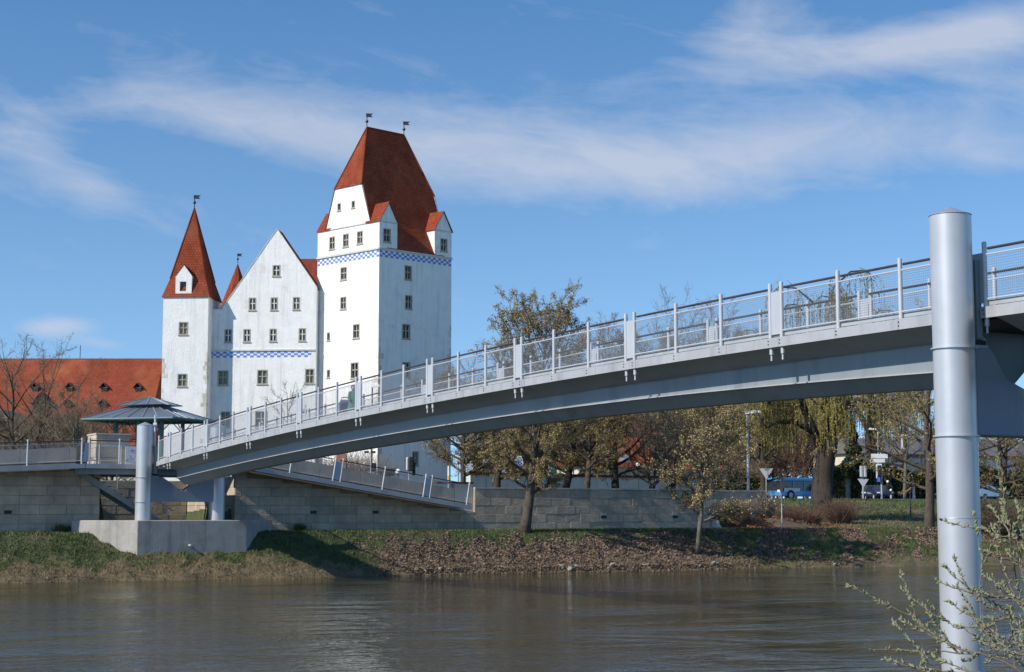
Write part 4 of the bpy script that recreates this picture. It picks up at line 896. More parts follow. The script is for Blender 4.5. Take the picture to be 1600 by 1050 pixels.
def long_building():
    Yr = 222; zr = W(120, 561.5, Yr).z; ze = W(120, 705, 211).z; x1 = W(256, 600, Yr).x; x0 = -110
    t = thing('long_roofed_building', ((x0 + x1) / 2, 216, GZ), 'long low building with a huge orange tiled roof behind the bare trees', 'building')
    ye, m = 210.5, MB(); m.hexa([(x0, ye, ze), (x1, ye, ze), (x1, 2 * Yr - ye, ze), (x0, 2 * Yr - ye, ze), (x0, Yr - .1, zr), (x1, Yr - .1, zr), (x1, Yr + .1, zr), (x0, Yr + .1, zr)])
    rf = shade_uv(m.build('roof', M['tile_long'], t)); MB().tube([(x0, Yr, zr), (x1, Yr, zr)], .16, 6).build('ridge', M['grey_roof'], rf)
    MB().box(x0 + .3, x1 - .3, ye + .5, 2 * Yr - ye - .5, GZ, ze).build('wall', M['cream'], t)
    k = (zr - ze) / (Yr - ye)
    def on_roof(px, py):
        r = ray(px, py); s = (ze - EYE - k * ye) / (r.z - k * r.y); p = r * s; return Vector((p.x, p.y, p.z + EYE))
    for px, py, s in [(54, 612, .8), (108, 612, .8), (162, 612, .8), (215, 612, .8), (160, 638, .8), (106, 638, .75), (62, 648, 1.9)]:
        b = on_roof(px, py); w, h = .5 * s, .75 * s; dm = MB(); dp = (h + .35 * s) / k + .3
        dm.hexa([(b.x - w, b.y - .15, b.z - .05), (b.x + w, b.y - .15, b.z - .05), (b.x + w, b.y + dp, b.z - .05), (b.x - w, b.y + dp, b.z - .05), (b.x - w, b.y - .15, b.z + h), (b.x + w, b.y - .15, b.z + h), (b.x + w, b.y + dp, b.z + h), (b.x - w, b.y + dp, b.z + h)])
        d = dm.build('dormer', M['brown_render'] if s < 2 else M['parapet'], t)
        MB().box(b.x - w * .75, b.x + w * .75, b.y - .2, b.y - .16, b.z + .05, b.z + h * .85).build('hatch', M['sooty'], d)
        m = MB(); z = b.z + h
        for sg in (-1, 1): m.hexa([(b.x, b.y - .4, z + .75 * s), (b.x, b.y + dp + .9, z + .75 * s), (b.x + sg * (w + .2), b.y + dp + .5, z - .08), (b.x + sg * (w + .2), b.y - .4, z - .08), (b.x, b.y - .4, z + .83 * s), (b.x, b.y + dp + .9, z + .83 * s), (b.x + sg * (w + .2), b.y + dp + .5, z), (b.x + sg * (w + .2), b.y - .4, z)])
        m.build('dormer_roof', M['grey_roof'], d)
    p = W(125, 561, Yr); MB().tube([p, p + Vector((0, 0, 1.9))], .05, 5).build('lightning_rod', M['iron'], rf)
    # small gabled house in front, at the edge of the frame
    g = W(2, 642, 190); t = thing('gabled_house', (g.x, 194, GZ), 'small pale gabled house with dark roof at the left edge', 'house')
    hw_, zh = 4.2, W(2, 700, 190).z
    pl = Plane((g.x - hw_, 190), (1, .0), (0, -1)); MB().hexa(slab(pl, 0, 2 * hw_, GZ, zh, -8, 0)).build('wall', M['cream'], t)
    MB().add([pl.P(0, zh, 0), pl.P(2 * hw_, zh, 0), pl.P(hw_, g.z, 0), pl.P(0, zh, -8), pl.P(2 * hw_, zh, -8), pl.P(hw_, g.z, -8)], [(0, 1, 2), (5, 4, 3), (0, 3, 4, 1), (1, 4, 5, 2), (2, 5, 3, 0)]).build('gable', M['cream'], t)
    m = MB()
    for s_ in (0, 2 * hw_):
        e = -.35 if s_ == 0 else .35; m.hexa([pl.P(hw_, g.z, .3), pl.P(hw_, g.z, -8.3), pl.P(s_ + e, zh - .4, -8.3), pl.P(s_ + e, zh - .4, .3), pl.P(hw_, g.z + .18, .3), pl.P(hw_, g.z + .18, -8.3), pl.P(s_ + e, zh - .22, -8.3), pl.P(s_ + e, zh - .22, .3)])
    m.build('roof', M['grey_roof'], t)
long_building()

# ------------------------------------------------------------------ trees
def unit(a): return a / (np.linalg.norm(a, axis=1)[:, None] + 1e-9)
def prisms(p0, p1, r0, r1, n=3):
    """tapered n-sided prisms for segment arrays -> verts, quads"""
    d = unit(p1 - p0); ref = np.where(np.abs(d[:, 2:3]) > .9, [[1., 0, 0]], [[0, 0, 1.]]); a = unit(np.cross(d, ref)); b = np.cross(d, a)
    k = np.arange(n) * 2 * np.pi / n; c, s = np.cos(k)[None, :, None], np.sin(k)[None, :, None]
    o = a[:, None] * c + b[:, None] * s
    v = np.concatenate([p0[:, None] + o * r0[:, None, None], p1[:, None] + o * r1[:, None, None]], 1).reshape(-1, 3)
    N = len(p0); base = (np.arange(N) * 2 * n)[:, None]; i = np.arange(n)[None]; j = (np.arange(n)[None] + 1) % n
    f = np.stack([base + i, base + j, base + j + n, base + i + n], -1).reshape(-1, 4); return v, f
def leafquads(p, s, rng, droop=0.):
    n = len(p); a = unit(rng.normal(0, 1, (n, 3)) * [1, 1, .8] + [0, 0, -droop]); b = unit(np.cross(a, rng.normal(0, 1, (n, 3)))); ss = rng.uniform(.55, 1.35, n)[:, None] * s
    v = np.stack([p - a * ss, p + b * ss * .55, p + a * ss, p - b * ss * .55], 1).reshape(-1, 3); return v, np.arange(4 * n).reshape(-1, 4)

class Tree:
    """skeleton in local metres; height H, crown radius Rc, first limb at fraction cb"""
    def __init__(s, seed, H, Rc, r0, cb=.3, limbs=11, forks=1, lean=(0, 0), upright=.6, sub=8, twigs=10, fine=4, spread=1.0, tw=1.0, trunkbend=.04, shape='oval', lowest=None):
        H *= .84; s.rng = rng = np.random.default_rng(seed); s.H = H; trunk = []; s.seg = []; s.big = []
        starts = []
        for k in range(forks):
            an = 2 * math.pi * k / max(1, forks) + rng.uniform(0, 2); out = 0 if forks == 1 else .17
            p = np.array([0., 0, -.3]); d = np.array([lean[0] / H + out * math.cos(an), lean[1] / H + out * math.sin(an), 1.0]); d /= np.linalg.norm(d); L = H * .92; n = 9
            pts = [p]; 
            for i in range(n):
                d = d + rng.normal(0, trunkbend, 3) + np.array([0, 0, .04]); d /= np.linalg.norm(d); pts.append(pts[-1] + d * L / n)
            rad = [r0 * (1.25 if i == 0 else 1) * (1 - i / (n + .4)) ** .85 * (.75 if forks > 1 else 1) + .012 for i in range(n + 1)]
            s.big.append((pts, rad)); starts.append((np.array(pts), np.array(rad)))
        P, D, Lg, Rd = [], [], [], []
        for pts, rad in starts:
            for k in range(limbs):
                f = cb + (1 - cb) * ((k + rng.uniform(.1, .9)) / limbs) * .97; x = f * (len(pts) - 1); i = min(int(x), len(pts) - 2); p = pts[i] + (pts[i + 1] - pts[i]) * (x - i)
                r = rad[i] + (rad[i + 1] - rad[i]) * (x - i); an = k * 2.4 + rng.uniform(-.5, .5); g = (f - cb) / (1 - cb)
                prof = {'oval': math.sin(math.pi * (.18 + .74 * g)) ** .8, 'broad': (1 - g) ** .5 * .9 + .12, 'vase': .5 + .5 * g, 'cone': 1 - .93 * g}[shape]
                el = upright * (.35 + .8 * g); L = Rc * prof * rng.uniform(.8, 1.15) / max(.35, math.cos(el)) * .95
                P.append(p); D.append([math.cos(an) * math.cos(el), math.sin(an) * math.cos(el), math.sin(el)]); Lg.append(L); Rd.append(min(r * .62, .05 + L * .018))
        s.ends = None; s.grow(np.array(P), np.array(D), np.array(Lg), np.array(Rd), 6, .10, .05, keep='limb')
        q = s.spawn('limb', sub, .46, .55 * spread, .3); s.grow(*q, 4, .14, .05, keep='sub')
        q = s.spawn('sub', twigs, .52, .7 * spread, .5, rmin=.009 * tw); s.grow(*q, 3, .16, .05, keep='twig')
        if fine:
            q = s.spawn('twig', fine, .55, .75 * spread, .45, rmin=.0065 * tw); s.grow(*q, 2, .18, .05, keep='fine')
    def grow(s, p, d, L, r, n, wob, up, keep):
        rng = s.rng; d = unit(d); tr = []
        for i in range(n):
            d = unit(d + rng.normal(0, wob, d.shape) + np.array([0, 0, up])); q = p + d * (L / n)[:, None]; ra, rb = r * (1 - .82 * i / n), r * (1 - .82 * (i + 1) / n)
            s.seg.append((p, q, ra, rb, 5 if keep == 'limb' else 3)); tr.append((p, q, d, ra)); p = q
        setattr(s, keep, (tr, L))
    def spawn(s, src, n, lf, sp, z, rmin=.014):
        rng = s.rng; tr, L = getattr(s, src); k = len(tr); N = len(L); P, D, LL, RR = [], [], [], []
        T = np.stack([t[0] for t in tr]), np.stack([t[1] for t in tr]), np.stack([t[2] for t in tr]), np.stack([t[3] for t in tr])
        for j in range(n):
            x = (.16 + .84 * (j + rng.random(N)) / n) * k * .999; i = x.astype(int); fr = (x - i)[:, None]; a = np.arange(N)
            P.append(T[0][i, a] * (1 - fr) + T[1][i, a] * fr); D.append(unit(T[2][i, a] + rng.normal(0, sp, (N, 3)) + np.array([0, 0, .12 * z])))
            LL.append(L * lf * (1.12 - .55 * x / k) * rng.uniform(.6, 1.2, N)); RR.append(np.maximum(T[3][i, a] * .5, rmin))
        return np.concatenate(P), np.concatenate(D), np.concatenate(LL), np.concatenate(RR)
    def wood(s, which=('big', 'seg')):
        vs, fs, k = [], [], 0
        m = MB()
        for pts, rad in s.big: m.tube([Vector(p) for p in pts], list(rad), 9)
        me_v = np.array(m.v); me_f = [list(f) for f in m.f]
        for (a, b, ra, rb, n) in s.seg:
            v, f = prisms(a, b, ra, rb, n); vs.append(v); fs.append(f + k); k += len(v)
        return m, np.concatenate(vs), np.concatenate(fs)
    def tips(s, n, src=('fine', 'twig'), jit=.06):
        rng = s.rng; ps = []
        for q in src:
            if hasattr(s, q):
                for (a, b, d, r) in getattr(s, q)[0]: f = rng.random((len(a), 1)); ps.append(a + (b - a) * f)
        p = np.concatenate(ps); i = rng.integers(0, len(p), n); return p[i] + rng.normal(0, jit, (n, 3))

def plant(name, label, loc, T, bark, twig, leaves=(), group=None, cat='tree', rotz=0.):
    """thing with a trunk (with limbs), a crown of twigs, and leaves/buds as a child of the crown"""
    t = thing(name, loc, label, cat, group, local=True); t.rotation_euler = (0, 0, rotz)
    m, v, f = T.wood(); big = [g for g in T.seg if g[4] == 5]; sm_ = [g for g in T.seg if g[4] != 5]
    for (a, b, ra, rb, n) in big:
        vv, ff = prisms(a, b, ra, rb, 5); k = len(m.v); m.v += [tuple(x) for x in vv]; m.f += [tuple(int(i) + k for i in x) for x in ff]; m.mi += [0] * len(ff)
    link('trunk', m.mesh('trunk', M[bark], True), t)
    V, F, k = [], [], 0
    for (a, b, ra, rb, n) in sm_: vv, ff = prisms(a, b, ra, rb, 3); V.append(vv); F.append(ff + k); k += len(vv)
    cr = link('crown', np_mesh('crown', np.concatenate(V), np.concatenate(F), M[twig]), t)
    for (n, size, mt, droop) in leaves:
        vv, ff = leafquads(T.tips(n), size, T.rng, droop); link('foliage', np_mesh('foliage', vv, ff, M[mt]), cr)['kind'] = 'stuff'
    return t
def plant_copy(src, label, loc, rotz, sc):
    r = src.copy(); COL.objects.link(r); r.location = loc; r.rotation_euler = (0, 0, rotz); r.scale = sc; r['label'] = label
    for ch in src.children:
        c = ch.copy(); COL.objects.link(c); c.parent = r
        for g in ch.children: d = g.copy(); COL.objects.link(d); d.parent = c
    return r
def zat(p):
    u, v = uv_of(p); return float(height(np.array(u), np.array(v)))
def spot(px, Y):
    p = at(px, Y, 3); p.z = zat(p); return at(px, Y, p.z)

GB = 'trees along the castle bank'
# the two trees standing on the bank in front of the wall
p = B(*[.55, onu(818, 833, .55)[0], 1.85])
T = Tree(3, W(850, 430, p.y).z - p.z, 3.2, .27, cb=.22, limbs=36, upright=.95, lean=(2.9, 0), sub=9, twigs=9, fine=4, shape='oval', tw=1.2)
plant('budding_tree', 'tall olive budding tree on the bank before the sunlit wall', p, T, 'bark', 'twig', [(42000, .042, 'bud', .2), (12000, .036, 'bud_pale', .2)], GB)
p = B(2.55, onu(1089, 865, 2.55)[0], .75)
T = Tree(8, W(1090, 590, p.y).z - p.z, 3.0, .17, cb=.27, limbs=16, forks=2, upright=.8, lean=(.5, 0), sub=8, twigs=8, fine=3, tw=1.2)
plant('young_forked_tree', 'small forked tree with pale buds low on the bank', p, T, 'bark_grey', 'twig', [(9000, .05, 'bud_pale', .2), (8000, .05, 'bud', .2)], GB)
p = B(-.9, onu(1452, 835, -.9)[0], 1.9)
T = Tree(21, W(1450, 470, p.y).z - p.z, 5.0, .3, cb=.2, limbs=20, upright=.75, lean=(-.9, .4), sub=8, twigs=8, fine=3, tw=1.2, trunkbend=.07)
plant('bare_bank_tree', 'bare crooked tree beside the path, just left of the big silver pillar', p, T, 'bark', 'twig', [(6000, .07, 'bud', .2)], GB)
# behind the wall
for (nm, lb, px, Y, ytop, Rc, r0, kw, bark, tw, lv) in [
    ('budding_tree', 'low olive tree with twin stems at the foot of the descending ramp', 724, 92, 585, 3.4, .2, dict(seed=5, forks=2, cb=.2, limbs=18, upright=.75, sub=8, twigs=9, fine=4), 'bark', 'twig', [(14000, .046, 'bud', .3)]),
    ('budding_tree', 'olive tree with a dark trunk behind the wall beside the globe lamp', 777, 99, 600, 3.2, .2, dict(seed=15, cb=.2, limbs=18, upright=.7, sub=8, twigs=9, fine=3), 'bark_dark', 'twig', [(12000, .046, 'bud', .3)]),
    ('budding_tree', 'leaning dark trunked tree behind the wall, right of the tall olive tree', 880, 97, 600, 3.6, .26, dict(seed=25, cb=.22, limbs=18, lean=(1.4, 0), upright=.7, sub=8, twigs=9, fine=4), 'bark_dark', 'twig', [(12000, .046, 'bud', .3)]),
    ('budding_tree', 'straight brown tree behind the wall near the red roof', 917, 95, 610, 3.0, .2, dict(seed=35, cb=.25, limbs=16, upright=.8, sub=8, twigs=9, fine=4), 'bark', 'twig', [(10000, .046, 'bud', .3)]),
    ('budding_tree', 'thick brown tree behind the wall, in front of the red roof', 962, 98, 600, 3.1, .26, dict(seed=45, cb=.22, limbs=16, upright=.8, sub=8, twigs=9, fine=4), 'bark_dark', 'twig_red', [(6000, .046, 'bud', .3)]),
    ('bare_tree', 'slim bare tree with two steep stems behind the wall', 1026, 100, 590, 2.6, .15, dict(seed=55, forks=2, cb=.3, limbs=13, upright=1.0, sub=8, twigs=8, fine=4), 'bark', 'twig', []),
    ('bare_tree', 'dark bare tree with three stems behind the wall', 1045, 102, 590, 3.0, .17, dict(seed=65, forks=3, cb=.3, limbs=11, upright=1.0, sub=8, twigs=8, fine=4), 'bark_dark', 'twig_red', []),
    ('bare_tree', 'dense reddish brown tree behind the small forked tree', 1135, 112, 560, 3.8, .24, dict(seed=75, cb=.22, limbs=18, upright=.75, sub=8, twigs=9, fine=5), 'bark_dark', 'twig_red', [(3000, .046, 'bud', .3)]),
    ('bare_tree', 'reddish brown tree right of the white street lamp', 1195, 128, 570, 4.4, .28, dict(seed=85, cb=.2, limbs=18, upright=.7, sub=8, twigs=9, fine=5), 'bark_dark', 'twig_red', [(5000, .046, 'bud', .3)]),
    ('bare_tree', 'grey leafless tree rising above the bridge beyond the olive crown', 952, 132, 466, 3.4, .24, dict(seed=95, cb=.3, limbs=18, upright=1.05, sub=8, twigs=9, fine=5), 'bark_grey', 'twig_grey', []),
    ('bare_tree', 'leafless tree showing faintly through the middle of the railing', 1035, 150, 497, 4.6, .26, dict(seed=96, cb=.3, limbs=18, upright=1.1, sub=8, twigs=9, fine=4), 'bark_grey', 'twig_grey', []),
    ('bare_tree', 'leafless tree showing through the railing below the bridge crest', 1120, 158, 498, 5.0, .26, dict(seed=97, cb=.3, limbs=18, upright=1.1, sub=8, twigs=9, fine=4), 'bark_grey', 'twig_grey', []),
    ('bare_tree', 'grey leafless tree just right of the castle tower', 745, 140, 545, 3.6, .22, dict(seed=98, cb=.25, limbs=16, upright=.9, sub=8, twigs=8, fine=4), 'bark_grey', 'twig_grey', []),
    ('bare_tree', 'bare tree with a curved trunk at the left edge', 22, 96, 515, 3.4, .2, dict(seed=105, forks=2, cb=.2, limbs=14, upright=.9, lean=(1.0, 0), sub=7, twigs=6, fine=3, trunkbend=.07), 'bark_dark', 'twig', []),
    ('bare_tree', 'bare tree with a pale forked stem left of the pavilion', 122, 90, 588, 2.3, .11, dict(seed=115, forks=2, cb=.22, limbs=13, upright=.85, sub=7, twigs=6, fine=4), 'bark_grey', 'twig', []),
    ('bare_tree', 'small bushy bare tree between the left edge and the pavilion', 84, 93, 622, 2.3, .09, dict(seed=125, forks=3, cb=.15, limbs=10, upright=.8, sub=7, twigs=6, fine=4), 'bark_dark', 'twig', []),
    ('bare_tree', 'brown thicket like tree in front of the orange roof', 50, 104, 632, 3.0, .1, dict(seed=126, forks=3, cb=.12, limbs=12, upright=.8, sub=8, twigs=7, fine=4), 'bark_dark', 'twig', []),
    ('bare_tree', 'low brown tree below the pavilion eaves', 172, 100, 640, 2.6, .1, dict(seed=127, forks=3, cb=.12, limbs=12, upright=.8, sub=8, twigs=7, fine=4), 'bark_dark', 'twig', []),
    ('bare_tree', 'leafless grey shrub like tree against the white castle wall', 436, 128, 556, 2.4, .09, dict(seed=135, cb=.25, limbs=15, upright=.8, sub=7, twigs=5, fine=0), 'bark_grey', 'twig_grey', []),
    ('bare_tree', 'bare tree leaning over the hedge at the right edge', 1568, 122, 600, 5.2, .3, dict(seed=145, forks=2, cb=.15, limbs=14, upright=.55, sub=8, twigs=7, fine=3), 'bark_dark', 'twig', [(6000, .046, 'bud', .3)]),
    ('bare_tree', 'thin leafless tree above the grey roof, left of the big silver pillar', 1415, 150, 560, 4.0, .2, dict(seed=155, cb=.25, limbs=16, upright=.9, sub=8, twigs=7, fine=4), 'bark_grey', 'twig_grey', []),
]:
    p = spot(px, Y); T = Tree(kw.pop('seed'), W(px, ytop, Y).z - p.z, Rc, r0, tw=1.0 + (Y - 80) / 90, **kw); plant(nm, lb, p, T, bark, tw, lv, GB)

def weeping_willow():
    p = spot(1283, 106); H = W(1290, 425, 106).z - p.z; rng = np.random.default_rng(77)
    t = thing('weeping_willow', p, 'weeping willow with a massive dark trunk and hanging yellow green strands', 'tree', GB, local=True)
    m = MB(); limbs = []
    tr = [Vector((0, 0, -.4)), Vector((.05, 0, 1.2)), Vector((.2, 0, 3.0)), Vector((.45, 0, 4.4)), Vector((.75, 0, 5.4))]; m.tube(tr, [.95, .72, .66, .62, .52], 11)
    def limb(pts, r0, r1): m.tube([Vector(q) for q in pts], [r0 + (r1 - r0) * i / (len(pts) - 1) for i in range(len(pts))], 7); limbs.append([np.array(q, float) for q in pts])
    limb([(.7, 0, 5.2), (1.1, .2, 6.8), (1.7, .5, 8.4), (2.0, .4, 10.5), (1.7, 0, H * .85)], .42, .08); limb([(1.3, .3, 7.2), (2.6, .2, 7.9), (4.0, -.3, 7.7), (5.2, -.6, 6.9)], .24, .06); limb([(1.7, .5, 8.6), (3.2, .8, 9.8), (5.0, 1.2, 10.6), (6.6, 1.4, 10.3)], .2, .05)
    limb([(.4, 0, 4.2), (-.5, -.2, 6.0), (-1.4, -.4, 8.2), (-2.2, -.2, 10.4), (-2.6, 0, H * .82)], .36, .07); limb([(-.2, -.2, 5.6), (-1.6, -.4, 6.4), (-2.9, -.7, 6.4), (-3.6, -.9, 6.0)], .22, .06); limb([(-1.5, -.4, 8.4), (-3.0, -.9, 9.6), (-4.4, -1.2, 9.8), (-5.4, -1.3, 9.2)], .2, .05)
    limb([(.6, 0, 5.0), (.3, -1.2, 7.0), (.0, -2.4, 8.8), (-.3, -3.4, 9.4)], .28, .05); limb([(.7, .2, 5.2), (.8, 1.6, 7.6), (.6, 3.0, 9.6), (.9, 4.4, 9.9)], .28, .05)
    for k in range(26):
        b = limbs[rng.integers(0, len(limbs))]; i = rng.integers(1, len(b)); q = b[i]; a = rng.uniform(0, 6.28); L = rng.uniform(1.2, 2.8)
        limb([q, q + [math.cos(a) * L * .5, math.sin(a) * L * .5, L * .45], q + [math.cos(a) * L, math.sin(a) * L, L * .5], q + [math.cos(a) * L * 1.35, math.sin(a) * L * 1.35, L * .2]], .07, .02)
    link('trunk', m.mesh('trunk', M['bark_dark'], True), t)
    pts = []
    for b in limbs:
        for i in range(1, len(b)):
            for f in (.0, .25, .5, .75): pts.append(b[i - 1] * (1 - f) + b[i] * f)
    pts = np.array(pts); n = 1050; base = pts[rng.integers(0, len(pts), n)] + rng.normal(0, .25, (n, 3)); base = base[base[:, 2] > 5.2]; n = len(base); dirh = unit(np.concatenate([rng.normal(0, 1, (n, 2)), np.zeros((n, 1))], 1)); L = rng.uniform(1.2, 4.2, n) * np.clip((base[:, 2] - 3.0) / 6, .3, 1)
    segs, lp = [], []; p0 = base; vel = dirh * .45 + [0, 0, .35]; K = 7
    for i in range(K):
        vel = vel * .62 + np.array([0, 0, -.42]) + rng.normal(0, .03, (n, 3)); q = p0 + unit(vel) * (L / K)[:, None]; segs.append((p0, q)); 
        for j in range(4): f = rng.random((n, 1)); lp.append(p0 * (1 - f) + q * f + rng.normal(0, .025, (n, 3)))
        p0 = q
    a = np.concatenate([s_[0] for s_ in segs]); b = np.concatenate([s_[1] for s_ in segs]); v, f = prisms(a, b, np.full(len(a), .011), np.full(len(a), .009))
    cr = link('crown', np_mesh('crown', v, f, M['willow']), t)
    lp = np.concatenate(lp); v, f = leafquads(lp, .062, rng, 1.6); link('foliage', np_mesh('foliage', v, f, M['willow']), cr)['kind'] = 'stuff'
    return t
wil = weeping_willow()
plant_copy(wil, 'second willow with pale hanging strands behind the white street lamp', spot(1185, 150), 2.2, (1.05, 1.05, 1.0))
plant_copy(wil, 'pale willow crown right of the willow trunk, showing above the railing', spot(1372, 180), 4.0, (1.5, 1.5, 1.42))

def conifer():
    p = spot(1335, 185); H = W(1335, 655, 185).z - p.z; rng = np.random.default_rng(5); t = thing('conifer', p, 'dark green conifer behind the grey roofed building', 'tree', local=True)
    m = MB().tube([Vector((0, 0, 0)), Vector((0, 0, H))], [.3, .03], 7); link('trunk', m.mesh('trunk', M['bark_dark']), t)
    n = 14000; z = H * (.12 + .88 * rng.random(n) ** .8); r = (H - z) * .30 * (.75 + .25 * np.sin(z * 4.2)) * rng.random(n) ** .4; a = rng.uniform(0, 6.28, n)
    v, f = leafquads(np.stack([r * np.cos(a), r * np.sin(a), z - r * .25], -1), .2, rng, .6); link('crown', np_mesh('crown', v, f, M['fir']), t)
conifer()

def far_wood(name, label, pxs, Y, ytop, seed, twig, dens=10):
    """a distant leafless wood: many thin stems and twigs reading as one mass"""
    rng = np.random.default_rng(seed); A, Bq, ra, rb = [], [], [], []
    n = int((pxs[1] - pxs[0]) / dens)
    for k in range(n):
        px = pxs[0] + (k + rng.random()) * dens; y = Y + rng.uniform(-10, 14); b = at(px, y, 4.0); H = (W(px, ytop, y).z - 4) * rng.uniform(.72, 1.0); b = np.array(b)
        m = 240; t = .18 + .82 * rng.random(m) ** .75; o = b + np.stack([0 * t, 0 * t, t * H], -1); an = rng.uniform(0, 6.28, m); L = H * .26 * (1.15 - t) + .5
        d = np.stack([np.cos(an), np.sin(an), rng.uniform(.5, 1.6, m)], -1); d = unit(d); e = o + d * L[:, None]
        A += [b[None], o]; Bq += [(b + [0, 0, H])[None], e]; ra += [np.array([.2]), np.full(m, .045)]; rb += [np.array([.03]), np.full(m, .016)]
        o2 = np.repeat(o + (e - o) * .6, 3, 0); d2 = unit(np.repeat(d, 3, 0) + rng.normal(0, .6, (3 * m, 3))); A.append(o2); Bq.append(o2 + d2 * rng.uniform(.4, 1.3, (3 * m, 1))); ra.append(np.full(3 * m, .022)); rb.append(np.full(3 * m, .012))
    v, f = prisms(np.concatenate(A), np.concatenate(Bq), np.concatenate(ra), np.concatenate(rb)); tag(link(name, np_mesh(name, v, f, M[twig])), label, 'trees', kind='stuff')
far_wood('distant_wood', 'brown leafless wood filling the background under the bridge', (740, 1330), 205, 610, 3, 'twig_red', 8)
far_wood('distant_wood', 'grey leafless trees far behind the hedge at the right', (1290, 1640), 215, 668, 4, 'twig_grey', 14)
far_wood('distant_wood', 'hazy leafless tree tops seen through the bridge railing', (960, 1260), 230, 512, 6, 'twig_grey', 9)
far_wood('distant_wood', 'low leafless thicket below the long orange roof', (-20, 150), 150, 660, 9, 'twig', 12)

def shrub(name, label, p, rad, h, n, seed, twig, leaf=None, nl=0, ls=.06):
    rng = np.random.default_rng(seed); a = rng.uniform(0, 6.28, n); r = rad * rng.random(n) ** .7; b = np.stack([r * .45 * np.cos(a), r * .45 * np.sin(a), 0 * a - .1], -1); d = unit(np.stack([np.cos(a) * r / rad * .8, np.sin(a) * r / rad * .8, np.full(n, 1.1)], -1) + rng.normal(0, .22, (n, 3)))
    L = h * rng.uniform(.6, 1.1, n); P, Q = [b], [b + d * L[:, None]]; R0, R1 = [np.full(n, .016)], [np.full(n, .006)]
    for k in range(7): f = rng.uniform(.2, .95, (n, 1)); o = b + d * L[:, None] * f; dd = unit(d + rng.normal(0, .6, (n, 3))); P.append(o); Q.append(o + dd * (L * .33)[:, None]); R0.append(np.full(n, .009)); R1.append(np.full(n, .005))
    v, f = prisms(np.concatenate(P), np.concatenate(Q), np.concatenate(R0), np.concatenate(R1)); t = thing(name, p, label, 'shrub', local=True); link('twigs', np_mesh('twigs', v, f, M[twig]), t)
    if leaf:
        pp = np.concatenate(Q); v, f = leafquads(pp[rng.integers(0, len(pp), nl)] + rng.normal(0, .08, (nl, 3)), ls, rng); link('foliage', np_mesh('foliage', v, f, M[leaf]), t)
for i, (lb, px, Y, rad, h, n, tw, leaf, nl) in enumerate([
    ('dense brown shrub right of the willow trunk', 1312, 103, 1.3, 1.5, 300, 'twig_red', None, 0),
    ('brown shrub in front of the willow trunk hiding the bus', 1262, 101, 1.2, 1.1, 260, 'twig_red', None, 0),
    ('loose twiggy shrub against the set back wall', 1190, 95.5, 1.2, 1.5, 160, 'twig_grey', 'bud_pale', 400),
    ('arching twiggy shrub above the rust coloured leaves', 1150, 93.5, 1.0, 1.3, 140, 'twig', 'bud_pale', 300),
    ('low twiggy shrub beside the thin roadside post', 1235, 98, 1.2, 1.3, 220, 'twig_red', None, 0),
    ('dark leafless shrub at the edge of the path beside the big pillar', 1545, 97, 2.6, 2.0, 420, 'twig', None, 0),
    ('twiggy shrub at the foot of the castle tower', 562, 126, 2.0, 3.4, 300, 'twig_grey', None, 0),
    ('leafless shrub below the white castle wall by the ramp', 520, 120, 1.8, 2.9, 260, 'twig', None, 0)]):
    shrub('twiggy_shrub', lb, spot(px, Y), rad, h, n, 40 + i, tw, leaf, nl)
for i, (px, py) in enumerate([(118, 832), (96, 832), (470, 829), (220, 833)]):
    q = onu(px, py, -1.5); shrub('wall_foot_tuft', ['dark tuft of weeds in the corner of the pier and wall', 'small dark tuft of weeds at the wall foot, left of the pier', 'tuft of weeds at the foot of the shaded wall under the ramp', 'tuft of weeds behind the pier'][i], B(-1.6, q[0], 1.95), .3, .45, 90, 70 + i, 'grass')

def ivy_wall():
    rng = np.random.default_rng(31); p0, p1 = spot(1285, 158), spot(1640, 176); d = Vector((p1.x - p0.x, p1.y - p0.y)); L = d.length; d.normalize(); nrm = Vector((d.y, -d.x)); zt_ = W(1400, 731, 165).z
    t = thing('ivy_wall', p0, 'long garden wall smothered in green and brown ivy beyond the street', 'hedge', kind='thing')
    pl = Plane((p0.x, p0.y), d, (0, -1)); MB().hexa(slab(pl, 0, L, 3.8, zt_ - .3, -.4, 0)).build('wall', M['parapet'], t)
    n = 52000; s = rng.uniform(0, L, n); h = rng.random(n) ** .85; top = zt_ - 4 + .35 * np.sin(s * .9) + .25 * np.sin(s * 2.3 + 1); z = 3.9 + h * top; keep = ~((np.abs(s - L * .095) < .6) & (z < 6.2)); s, z = s[keep], z[keep]; o = .15 + .55 * rng.random(len(s)) ** 2 + .25 * np.sin(s * 1.3) * np.sin(z * 1.7)
    P = np.stack([p0.x + d.x * s + pl.n.x * o, p0.y + d.y * s + pl.n.y * o, z], -1); v, f = leafquads(P, .14, rng, .3); link('ivy', np_mesh('ivy', v, f, M['ivy']), t)
ivy_wall()
def hedge_left():
    p = spot(1168, 134); rng = np.random.default_rng(8); t = thing('hedge', p, 'dark green hedge behind the give way sign', 'hedge', kind='thing', local=True); n = 9000
    P = np.stack([rng.uniform(-3.0, 1.6, n), rng.uniform(-.6, .6, n), 2.4 * rng.random(n) ** .7], -1); v, f = leafquads(P, .13, rng); link('foliage', np_mesh('foliage', v, f, M['ivy']), t)
hedge_left()

